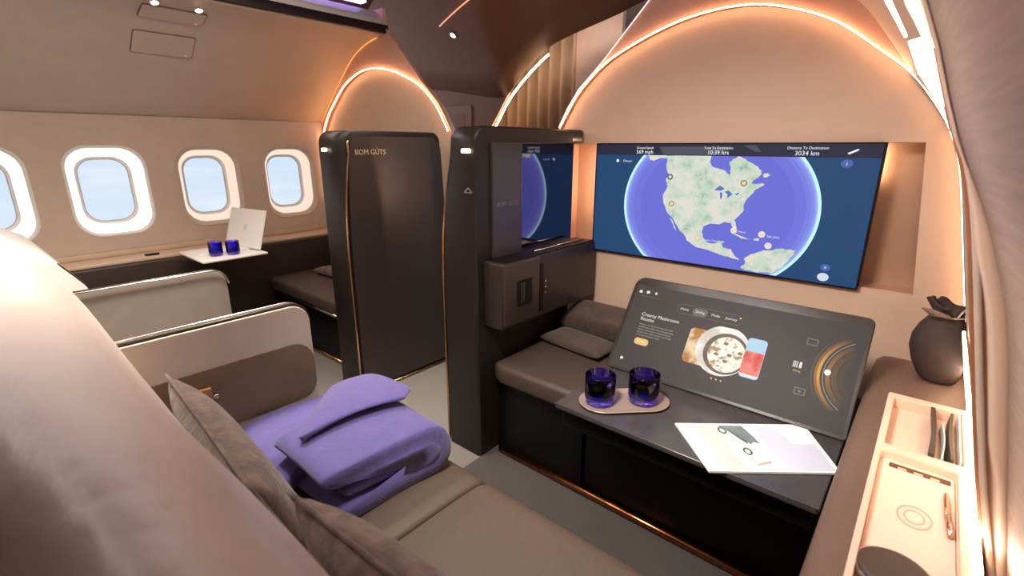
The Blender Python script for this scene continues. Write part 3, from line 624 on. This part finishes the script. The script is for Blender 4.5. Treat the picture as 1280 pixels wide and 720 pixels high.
# ------------------------------------------------------------------ things on the table
def stadium(p, q, r, n=16):
    (x0, y0), (x1, y1) = p, q; a = math.atan2(y1-y0, x1-x0)
    return [(x1+r*math.cos(a-PI/2+PI*k/n), y1+r*math.sin(a-PI/2+PI*k/n)) for k in range(n+1)]+[(x0+r*math.cos(a+PI/2+PI*k/n), y0+r*math.sin(a+PI/2+PI*k/n)) for k in range(n+1)]
def oval_tray(name, p, q, r, z, m, label):
    t = thing(name, ((p[0]+q[0])/2, (p[1]+q[1])/2, z), label, 'tray')
    loft('tray_dish', [[(x, y, z+h) for x, y in stadium(p, q, r-d)] for d, h in ((.02, 0), (.006, .003), (0, .009), (.003, .011), (.007, .009), (.016, .005), (.03, .004))], m, t, closed=True, caps=True)
    return t
oval_tray('oval_tray', (-.712, 1.285), (-.612, 1.385), .079, .486, M_tray, 'oval taupe tray under the two blue glasses on the black table')
def tumbler(loc, r, h, label, group):
    t = thing('tumbler', loc, label, 'glass', group)
    bm = bmesh.new()
    lathe_bm(bm, [(r*.2, 0), (r*.86, 0), (r*.92, .003), (r*.93, h*.14), (r*.97, h*.18), (r, h*.24), (r*1.0, h*.98), (r*.98, h), (r*.95, h*.985), (r*.93, h*.26), (r*.8, h*.2), (r*.1, h*.19)], loc, 36)
    fin('glass_body', bm, M_glass, t, smooth=True)
    return t
tumbler((-.722, 1.280, .4905), .050, .100, 'left one of the two cobalt blue glasses on the oval tray', 'cobalt glasses on the oval tray')
tumbler((-.616, 1.378, .4905), .050, .100, 'right one of the two cobalt blue glasses on the oval tray', 'cobalt glasses on the oval tray')
mg = thing('magazine', (-.26, 1.34, .486), 'white magazine with a car picture lying on the black table', 'magazine')
MQ = [(-.478, 1.312), (-.318, 1.150), (-.058, 1.363), (-.180, 1.556)]
def mq(u, v): return tuple((1-u)*(1-v)*MQ[0][k]+u*(1-v)*MQ[3][k]+u*v*MQ[2][k]+(1-u)*v*MQ[1][k] for k in (0, 1))   # u: left->right page, v: far->near
plate('pages', [mq(0, 0), mq(0, 1), mq(1, 1), mq(1, 0)], [], .006, (0, 0, .4882), FX, FY, mat('magazine_paper', (246, 245, 243), .35), mg)
zc = .4944
def mg_pl(name, uv, m, k=0, hole=()): return plate(name, [mq(*p) for p in uv], [[mq(*p) for p in h] for h in hole], .0003, (0, 0, zc+.0004*k), FX, FY, m, mg)
mg_pl('cover_tint', [(.13, .03), (.13, .97), (.30, .97), (.30, .03)], mat('cover_tint', (208, 196, 192), .35))
mg_pl('cover_sky', [(.60, .06), (.56, .6), (.66, .97), (.97, .97), (.97, .45), (.8, .45), (.74, .06)], mat('cover_sky', (198, 204, 224), .35, var=.04))
mg_pl('car_roof', [(.305, .05), (.50, .05), (.535, .30), (.545, .46), (.505, .42), (.47, .47), (.40, .25), (.35, .12)], mat('car_roof', (112, 126, 130), .3, var=.25, scale=20), 0)
mg_pl('car_body', [(.285, .06), (.35, .12), (.40, .25), (.455, .46), (.47, .62), (.50, .70), (.475, .73), (.42, .66), (.36, .42), (.30, .20)], mat('car_body', (186, 206, 206), .3, var=.08, scale=30), 1)
mg_pl('car_glass', [(.355, .13), (.375, .14), (.455, .40), (.45, .47), (.42, .38)], mat('car_glass', (80, 98, 100), .3), 2)
def mell(cu, cv, ru, rv): return [(cu+ru*math.cos(2*PI*k/24), cv+rv*math.sin(2*PI*k/24)) for k in range(24)]
for cu_, cv_ in ((.325, .17), (.405, .62)):
    mg_pl('car_wheel', mell(cu_, cv_, .032, .075), mat('car_wheel', (86, 84, 80), .35), 2, [mell(cu_, cv_, .019, .048)])
mg_pl('cover_line', [(.405, .72), (.41, .86), (.53, .80), (.535, .84), (.405, .90), (.395, .72)], mat('cover_line', (176, 168, 158), .4), 2)

# ------------------------------------------------------------------ sofa in the foreground
sf = thing('sofa_seat', (-.75, .45, 0), 'wide taupe leather seat with pale shell back filling the foreground', 'seat')
def seat(name, x0, x1):
    prof = [(.10, .30), (.10, .41), (.14, .42), (.60, .422), (.77, .418), (.815, .408), (.838, .385), (.842, .34), (.83, .27), (.80, .25)]
    P = smoothpts([(0, a, b) for a, b in prof], 3)
    rows = []
    for x, d in ((x0, .012), (x0+.004, .004), (x0+.014, 0), ((x0+x1)/2, -.002), (x1-.014, 0), (x1-.004, .004), (x1, .012)):
        rows.append([(x, y-(d if y > .5 else -d), z-(d if z > .3 else -d)) for _, y, z in P])
    return loft(name, rows, M_sofa, sf, caps=True, auto=60)
seat('seat_cushion', -1.46, -.812); seat('seat_cushion', -.808, -.075)
box('seat_base', -1.455, -.08, -.3, .79, .02, .262, M_black, sf, r=.01)
BKP = [(.36, .40), (.30, .55), (.245, .70), (.187, .855), (.155, .925), (.122, .985), (.085, 1.025), (.045, 1.042), (.01, 1.030), (-.018, .985), (-.04, .90), (-.06, .70), (-.07, .40), (-.07, .05)]
BK = [(y, z) for _, y, z in smoothpts([(0, a, b) for a, b in BKP], 3)]
rows = []
for i in range(33):
    x = -1.455+(1.455-.078)*i/32
    e = max(0, (-1.16-x)/.295); end = min(1, (x+1.455)/.02, (-.078-x)/.02)
    rows.append([(x, y-.13*min(1, max(0, (.10-y)/.14))*min(1, max(0, (-x-.36)/.7))-.012*e**2*max(0, (z-.6)/.45)-(1-end)*.01*(1 if y > 0 else -1)+.004*math.sin(x*9)*(1 if z > .8 else 0), z+.13*e**2*max(0, (z-.6)/.45)-(1-end)*.012+.006*math.sin(x*5.3+1)*max(0, (z-.8)/.25)) for y, z in BK])
loft('backrest_shell', rows, M_cream, sf, caps=True)
p1 = cushion('throw_pillow', (-1.05, .318, .590), .30, .185, .052, M_velvet, (math.radians(111), 0, math.radians(-4)), p=.62, piping=True)
tag(p1, 'mottled brown velvet pillow leaning on the shell behind the violet blanket, the farther one', 'pillow', 'velvet pillows on the sofa')
p2 = cushion('throw_pillow', (-.41, .345, .600), .285, .19, .056, M_velvet, (math.radians(111), 0, math.radians(3)), p=.62, piping=True)
tag(p2, 'mottled brown velvet pillow nearest the bottom edge of the picture', 'pillow', 'velvet pillows on the sofa')

# ------------------------------------------------------------------ violet blanket folded on the seat
bl = thing('blanket', (-1.1, .62, .422), 'violet quilted blanket folded into a thick bundle on the taupe seat', 'blanket')
def slab(name, path, t, xs, m=M_blanket, parent=bl, skew=0.0, wob=.006):
    """thick cloth: path in (y, z), thickness t, swept along x"""
    P = [Vector((0, a, b)) for a, b in path]; L = []; R = []
    for i, p in enumerate(P):
        d = (P[min(i+1, len(P)-1)]-P[max(i-1, 0)]).normalized(); nn = Vector((0, -d.z, d.y))
        L.append(p+nn*t/2); R.append(p-nn*t/2)
    d0 = (P[0]-P[1]).normalized(); d1 = (P[-1]-P[-2]).normalized()
    ringp = L+[P[-1]+d1*t*.45]+R[::-1]+[P[0]+d0*t*.45]
    rows = []
    for i, x in enumerate(xs):
        sh = .86 if i in (0, len(xs)-1) else 1
        row = []
        for j, p in enumerate(ringp):
            c = P[min(range(len(P)), key=lambda k: (P[k]-p).length)]
            q = c+(p-c)*sh
            row.append((x+skew*(q.y-.6)+.01*math.sin(q.y*17+q.z*30)*(1 if 0 < i < len(xs)-1 else .4), q.y+wob*math.sin(x*14+q.z*20), q.z+wob*.8*math.sin(x*11+q.y*13)))
        rows.append(row)
    return loft(name, rows, m, parent, closed=True, caps=True, subsurf=1)
lin_ = lambda a, b, n: [a+(b-a)*i/n for i in range(n+1)]
def bend(y, z, r, n=6): return [(y+r*math.sin(PI*k/n), z-r*math.cos(PI*k/n)) for k in range(n+1)]
def xs_(a, b, n): return [a, a+.005]+[a+(b-a)*i/n for i in range(1, n)]+[b-.005, b]
slab('lower_fold', [(.47, .447), (.55, .446), (.62, .446), (.69, .447), (.73, .448)]+bend(.735, .500, .052)+[(.69, .556), (.62, .560), (.55, .559), (.49, .553), (.45, .545)], .046, xs_(-1.20, -.925, 7), skew=.06, wob=.004)
slab('inner_fold', [(.49, .494), (.56, .497), (.64, .501), (.71, .503)], .030, xs_(-1.17, -.932, 6), skew=.06, wob=.004)
slab('rear_layer', [(.43, .462), (.48, .478), (.56, .486), (.68, .482), (.76, .466), (.82, .444)], .05, xs_(-1.455, -1.13, 7), wob=.008)
# the turned-back corner lying on top
def flap():
    A, B, C_, D, E_ = (-1.10, .455, .588), (-1.37, .70, .560), (-1.30, .81, .585), (-1.10, .815, .592), (-1.07, .765, .592)
    n = 10; rows = []
    for i in range(n+1):
        t = i/n
        a = Vector(A).lerp(Vector(E_), t)+Vector((0, 0, .018*math.sin(PI*t)))
        if t < .55: b = Vector(A).lerp(Vector(B), t/.55)
        elif t < .8: b = Vector(B).lerp(Vector(C_), (t-.55)/.25)
        else: b = Vector(C_).lerp(Vector(D), (t-.8)/.2)
        rows.append([tuple(a.lerp(b, s/6)+Vector((0, 0, .022*math.sin(PI*s/6)*math.sin(PI*min(1, t*1.05))))) for s in range(7)])
    o = loft('turned_corner', rows, M_blanket, bl, thick=.016); s = o.modifiers.new('smooth', 'SUBSURF'); s.levels = s.render_levels = 2
flap()

# ------------------------------------------------------------------ low dividers on both sides of the aisle
def divider(mirror, label, m, y0=-.2, y1=.705):
    f = (lambda x: MX-x) if mirror else (lambda x: x)
    xa, xb = sorted((f(-1.50), f(-1.475)))
    t = thing('low_divider', ((xa+xb)/2, y1/2, 0), label, 'divider', 'low suite dividers')
    plate('divider_panel', [(y, z) for y, z in rrect(y0, y1, .05, .815, .05, rs=(0, 0, .06, 0))], [], .025, (xa, 0, 0), FY, FZ, m, t, bevel=.003)
    pr = [(y0, .820), (y1-.09, .820)]+[(y1-.06+.063*math.cos(a), .757+.063*math.sin(a)) for a in [PI/2*(1-k/6) for k in range(7)]]
    tube('top_rail', [((xa+xb)/2, y, z-.002) for y, z in pr], .006, M_dark, t)
    xo = f(-1.512); tube('outer_rail', [(xo, y, z) for y, z in pr], .004, M_chrome, t)
    return t
d1 = divider(False, 'pale low divider with brown armrest pocket beside the violet blanket', M_grey)
pk = plate('armrest_pocket', rrect(.1, .738-.035, .50, .692, .07, rs=(.0, .05, .07, .0)), [], .004, (-1.4745, 0, 0), FY, FZ, M_pocket, d1, bevel=.001)
bk = box('belt_buckle', -1.47, -1.457, .352, .392, .606, .645, mat('brass_buckle', (190, 150, 90), .3, metal=.8), d1, r=.004)
box('buckle_tongue', -1.47, -1.453, .392, .405, .607, .620, M_chrome, bk, r=.003)
d2 = divider(True, 'grey low divider of the window suite across the aisle, in front of the dark ledge', mat('grey_shell_far', (150, 140, 132), .3, metal=.3))

# ------------------------------------------------------------------ right-hand console with organizer tray
co_ = thing('armrest_console', (.06, 1.2, 0), 'long brown leather console along the right wall under the pouch', 'console')
CP = [(-.064, 0), (-.064, .565), (-.058, .60), (-.042, .616), (-.02, .62), (.165, .62), (.175, .612), (.175, .02)]
rows = [[(x, y, z-d) if z > .3 else (x, y, z) for x, z in CP] for y, d in ((.42, .0), (.5, 0), (1.2, 0), (1.90, 0), (1.99, .004), (2.02, .02), (2.035, .06))]
loft('console_body', rows, M_cons, co_, caps=True, auto=50)
og = thing('organizer_tray', (.08, 1.2, .62), 'pale beige organizer tray with two compartments set on the right console', 'organizer')
x0, x1, y0, y1 = -.004, .160, .728, 1.588
plate('tray_rim', rrect(x0, x1, y0, y1, .008), [rrect(.010, .146, 1.283, 1.561, .004), rrect(.007, .135, .755, 1.251, .01)], .012, (0, 0, .642), FX, FY, M_org, og, bevel=.0015)
plate('tray_walls', rrect(x0+.001, x1-.001, y0+.001, y1-.001, .008), [rrect(.011, .145, 1.284, 1.560, .004), rrect(.008, .134, .756, 1.250, .01)], .022, (0, 0, .621), FX, FY, M_org, og)
plate('tray_floor', rrect(x0+.002, x1-.002, y0+.002, y1-.002, .008), [], .003, (0, 0, .6205), FX, FY, M_org, og)
plate('charging_pad', rrect(.009, .133, .757, 1.249, .01), [], .012, (0, 0, .6235), FX, FY, mat('pad_beige', (236, 210, 194), .4, var=.01), og)
cm = mat('charge_mark', (196, 166, 146), .5)
for r0, r1 in ((.027, .0235), (.0165, .0135)):
    plate('charge_mark', ell(.0755, 1.06, r0, r0*1.35, 36), [ell(.0755, 1.06, r1, r1*1.35, 36)], .0005, (0, 0, .6357), FX, FY, cm, og)
plate('ticket_slot', rrect(.0255, .1275, 1.218, 1.236, .003), [], .001, (0, 0, .6357), FX, FY, mat('slot_dark', (92, 60, 42), .6), og)
for k in range(3): plate('slot_tab', rrect(.041+.027*k, .056+.027*k, 1.217, 1.224, .001), [], .0006, (0, 0, .6368), FX, FY, M_org, og)
pn = thing('pen', (.123, 1.09, .636), 'rose gold pen lying on the beige organizer tray', 'pen')
tube('pen_barrel', [(.1215, 1.097, .641), (.1197, 1.156, .641), (.1192, 1.17, .641), (.1188, 1.176, .641)], [.0045, .0045, .0035, .0015], mat('rose_gold', (206, 150, 124), .25, metal=.9), pn, n=10)
tube('pen_cap', [(.1265, 1.033, .641), (.1215, 1.097, .641)], .0052, mat('rose_gold_light', (224, 172, 146), .2, metal=.9), pn, n=10)
tube('pen_clip', [(.126, 1.037, .6475), (.1224, 1.083, .6475)], .0014, M_chrome, pn, n=6)
def filed(name, xb, lean, t, h, y0, y1, m, label, cat, group=None, curve=.0):
    rows = []
    for j in range(9):
        y = y0+(y1-y0)*j/8; cx = curve*math.sin(PI*j/8)
        rows.append([(xb+cx, y, .6236), (xb+t+cx, y, .6236), (xb+t+lean+cx, y, .6236+h), (xb+lean+cx, y, .6236+h)])
    o = loft(name, rows, m, None, closed=True, caps=True, smooth=False)
    return tag(o, label, cat, group)
kb = mat('notebook_brown', (66, 54, 46), .5)
filed('notebook', .090, -.005, .009, .034, 1.292, 1.55, kb, 'dark brown notebook standing in the organizer tray, farthest from the wall', 'notebook', 'notebooks in the organizer', .004)
filed('notebook', .121, .003, .006, .034, 1.292, 1.54, mat('notebook_olive', (74, 66, 54), .5), 'slim dark notebook standing between the white cards in the organizer tray', 'notebook', 'notebooks in the organizer', -.004)
filed('card_folder', .107, .002, .0025, .026, 1.30, 1.48, M_paper, 'white card standing between the two dark notebooks in the organizer tray', 'card', 'white cards in the organizer', .004)
filed('card_folder', .137, .002, .0025, .032, 1.295, 1.55, M_paper, 'white card nearest the wall in the organizer tray', 'card', 'white cards in the organizer')
cv = thing('cup_holder_cover', (.056, .869, .636), 'round dark brown disc at the near end of the organizer tray', 'disc')
bm = bmesh.new(); lathe_bm(bm, [(.051, 0), (.055, .002), (.055, .010), (.051, .012)], (.056, .869, .6358), 48); fin('ring_rim', bm, M_chrome, cv, smooth=False)
bm = bmesh.new(); lathe_bm(bm, [(.048, .012), (.049, .0145), (.045, .0165), (.002, .0165)], (.056, .869, .6358), 48); fin('disc_pad', bm, mat('disc_brown', (74, 60, 53), .5), cv, smooth=False)
po = thing('pouch', (.09, 1.85, .62), 'dark brown drawstring pouch standing on the right console', 'pouch')
prf = [(.026, 0, .100), (.040, .002, .099), (.050, .014, .096), (.061, .05, .088), (.066, .09, .080), (.063, .125, .078), (.054, .155, .080), (.042, .178, .084), (.033, .190, .086), (.035, .198, .086), (.046, .212, .085), (.049, .220, .085), (.043, .219, .085), (.026, .196, .086), (.003, .193, .086)]
rows = []
for i, (r, z, cx) in enumerate(prf):
    row = []; wv = [0, 0, 0, .002, .003, .004, .008, .03, .07, .08, .13, .15, .15, .05, 0][i]
    for k in range(60):
        t = 2*PI*k/60; q = r*(1+wv*math.sin(7*t+1)+wv*.5*math.sin(3*t))
        row.append((cx+q*math.cos(t), 1.85+q*math.sin(t)*.85, .6203+z*1.08+(.008 if i in (10, 11, 12) else 0)*math.sin(4*t+.5)+(.014*max(0, -math.cos(t)) if 9 < i < 13 else 0)))
    rows.append(row)
loft('bag_body', rows, M_pouch, po, closed=True, caps=True)
loft('bag_flap', [[(.052, 1.815, .826), (.045, 1.800, .832), (.024, 1.79, .850)], [(.075, 1.808, .828), (.068, 1.790, .836), (.050, 1.78, .852)], [(.098, 1.812, .826), (.094, 1.798, .832), (.085, 1.792, .840)]], mat('pouch_lining', (128, 102, 92), .7), po, thick=.004)
cord = mat('cord', (196, 180, 168), .7)
tube('drawstring', [(.086+.037*math.cos(t), 1.85+.032*math.sin(t), .826) for t in [2*PI*k/24 for k in range(24)]], .0026, cord, po, n=6, closed=True)
tube('drawstring', [(.105, 1.816, .828), (.112, 1.806, .85), (.116, 1.805, .862), (.122, 1.81, .845), (.124, 1.82, .826)], .0022, cord, po, n=6)

# lit lines and the oval recess on the right side wall
wl = thing('wall_light_line', (.15, 1.3, .56), 'bright warm light line along the back of the right console', 'light')
tube('light_tube', [(.158, .90, .659), (.158, 1.3, .659), (.157, 1.6, .659), (.155, 1.93, .659)], .003, M_led2, wl, n=8)
cap = thing('oval_recess', (.14, 1.3, .8), 'upright oval recess with lit rim in the right side wall above the console', 'wall recess')
ov = rrect(1.08, 1.62, .755, .86, .05, n=10)
plate('recess_back', [(y, z) for y, z in ov], [], .003, (0, 0, 0), FY, FZ, mat('recess_tan', (206, 170, 140), .45), cap)
for v in cap.children[0].data.vertices: v.co.x += rwx(v.co.z)-.012
tube('recess_rim', [(rwx(z)-.012, y, z) for y, z in ov], .003, M_led2, cap, n=8, closed=True)
ob = thing('overhead_light', (-.13, 1.3, 1.55), 'thin white light strip high on the right wall, above the wide panel light', 'light')
tube('light_tube', [(-.117, 1.05, 1.5225), (-.132, 1.64, 1.56)], .004, M_ledw, ob, n=6)
ob2 = thing('overhead_light', (-.08, 1.85, 1.5), 'wide white light panel where the right wall meets the arch', 'light')
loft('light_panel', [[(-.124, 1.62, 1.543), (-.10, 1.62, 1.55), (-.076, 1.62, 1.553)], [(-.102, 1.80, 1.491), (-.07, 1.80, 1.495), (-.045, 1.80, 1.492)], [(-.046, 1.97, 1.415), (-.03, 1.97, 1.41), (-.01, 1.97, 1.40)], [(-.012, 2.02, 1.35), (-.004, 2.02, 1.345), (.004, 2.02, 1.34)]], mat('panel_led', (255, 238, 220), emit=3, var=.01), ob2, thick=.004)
ob3 = thing('overhead_light', (-.08, 1.1, 1.5), 'cream light strip above the grey side wall at the upper right', 'light')
tube('light_tube', [(-.085, 1.03, 1.514), (-.078, 1.15, 1.509), (-.071, 1.3, 1.503)], .009, mat('cream_led', (255, 240, 205), emit=1.6), ob3, n=8)

# ------------------------------------------------------------------ window suite across the aisle
ld = thing('window_ledge', (-3.5, .6, 0), 'dark ledge running under the left windows with a pale top', 'ledge')
box('ledge_body', -3.665, -3.42, -.7, 2.02, 0, .655, mat('ledge_dark', (54, 42, 36), .45), ld, r=.012)
box('ledge_top', -3.665, -3.44, -.7, 1.99, .655, .672, mat('ledge_cream', (206, 180, 156), .35), ld, r=.004)
box('ledge_back', -3.664, -3.63, -.7, 1.9, .672, .70, mat('ledge_cream', (206, 180, 156), .35), ld, r=.004)
tag(box('ledge_control', -3.52, -3.49, .73, .80, .672, .682, M_black, r=.002), 'small black control on the window ledge below the second window from the left', 'control')
st = thing('tray_table', (-3.1, 1.0, 0), 'small white tray table holding the laptop across the aisle', 'tray table')
box('table_leaf', -3.33, -2.93, .855, 1.20, .688, .700, M_white, st, r=.004)
box('table_arm', -3.42, -3.30, .95, 1.05, .62, .688, M_dark, st, r=.006)
lp = thing('laptop', (-3.2, 1.08, .7), 'open white laptop standing on the tray table under the left windows', 'laptop')
box('keyboard_base', -3.30, -3.09, .90, 1.16, .700, .708, M_white, lp, r=.003)
LO = Vector((-3.345, 1.125, .706)); LU = Vector((.985, .17, 0)).normalized(); LV = Vector((-.12, .30, .95)); LV = (LV-LU*LV.dot(LU)).normalized()
plate('screen_lid', rrect(0, .36, 0, .235, .012), [], .007, LO, LU, LV, M_white, lp, bevel=.001)
plate('lid_back', rrect(.004, .356, .004, .231, .01), [], .004, LO-LU.cross(LV)*.0045, LU, LV, M_dark, lp)
plate('lid_logo', ell(.18, .12, .02, .022, 20), [], .0006, LO+LU.cross(LV)*.0072, LU, LV, mat('logo_grey', (222, 218, 212), .3), lp)
tumbler((-3.05, .965, .700), .036, .078, 'left one of the two blue glasses by the laptop', 'cobalt glasses by the laptop')
tumbler((-3.02, 1.045, .700), .036, .078, 'right one of the two blue glasses by the laptop', 'cobalt glasses by the laptop')
pp = tag(plate('paper_sheet', [(-3.32, .87), (-3.10, .87), (-3.06, .99), (-3.28, 1.0)], [], .001, (0, 0, .7005), FX, FY, M_paper), 'white paper sheet on the tray table in front of the laptop', 'paper')
b2 = thing('footrest_bench', (-2.9, 1.7, 0), 'taupe bench of the window suite beyond the low grey divider', 'bench')
plate('seat_cushion', [(-3.40, 1.40), (-3.36, 1.37), (-2.40, 1.37), (-2.37, 1.40), (-2.37, 2.02), (-3.40, 2.02)], [], .085, (0, 0, .345), FX, FY, M_bench, b2, bevel=.02)
box('bench_base', -3.38, -2.38, 1.42, 2.02, 0, .345, M_black, b2, r=.005)
tube('base_strip', [(-3.36, 1.415, .015), (-2.4, 1.415, .015)], .012, M_gold, b2)
tube('rim_strip', [(-3.2, 1.385, .335), (-2.4, 1.385, .335)], .010, M_chrome, b2)
q1 = cushion('bolster_pillow', (-3.16, 1.92, .520), .21, .10, .062, M_velvet, (math.radians(20), 0, 0), p=.5)
tag(q1, 'plump brown pillow on the far bench beside the graphite cabinet', 'pillow', 'dark pillows on the benches')
q2 = cushion('flat_pillow', (-3.02, 1.72, .459), .24, .09, .026, M_velvet, (0, 0, math.radians(4)))
tag(q2, 'thin pillow lying on the far bench in front of the plump brown pillow', 'pillow', 'thin pillows on the benches')
s2 = thing('window_suite_seat', (-2.9, .1, 0), 'white shell seat of the window suite showing above the pale foreground shell', 'seat')
rows = []
for i in range(13):
    x = -3.36+.96*i/12
    rows.append([(x, y, z) for y, z in ((.33, .45), (.34, .60), (.328, .70), (.298, .785), (.274, .822), (.233, .879), (.16, .93), (.05, .96), (-.06, .94), (-.13, .8), (-.15, .3))])
loft('back_shell', rows, M_white, s2, caps=True, auto=70)
box('seat_cushion', -3.38, -2.20, .2, .84, .30, .42, M_sofa, s2, r=.03)
box('seat_base', -3.38, -2.2, -.2, .80, .0, .30, M_black, s2, r=.01)
plate('shell_slot', [(-2.52, 0), (-2.43, 0), (-2.43, .13), (-2.52, .10)], [], .004, (0, .310, .775), FX, Vector((0, -.55, .83)), M_dark, s2)

# spotlight and curved light line set in the brown vault
spot((-2.7545, 2.572, 2.039), (-.07, -.583, -.81), 'small bright spotlight in the brown ceiling over the aisle', r=.02, p=3)
vl = thing('ceiling_light_line', (-2.6, 2.45, 2.12), 'thin curved light line in the brown ceiling above its spotlight', 'light')
tube('light_tube', smoothpts([(-2.816, 2.505, 2.091), (-2.68, 2.457, 2.112), (-2.538, 2.411, 2.134), (-2.405, 2.375, 2.155), (-2.281, 2.352, 2.178)], 4), .004, mat('vault_line', (255, 176, 140), emit=1.2), vl, n=6)
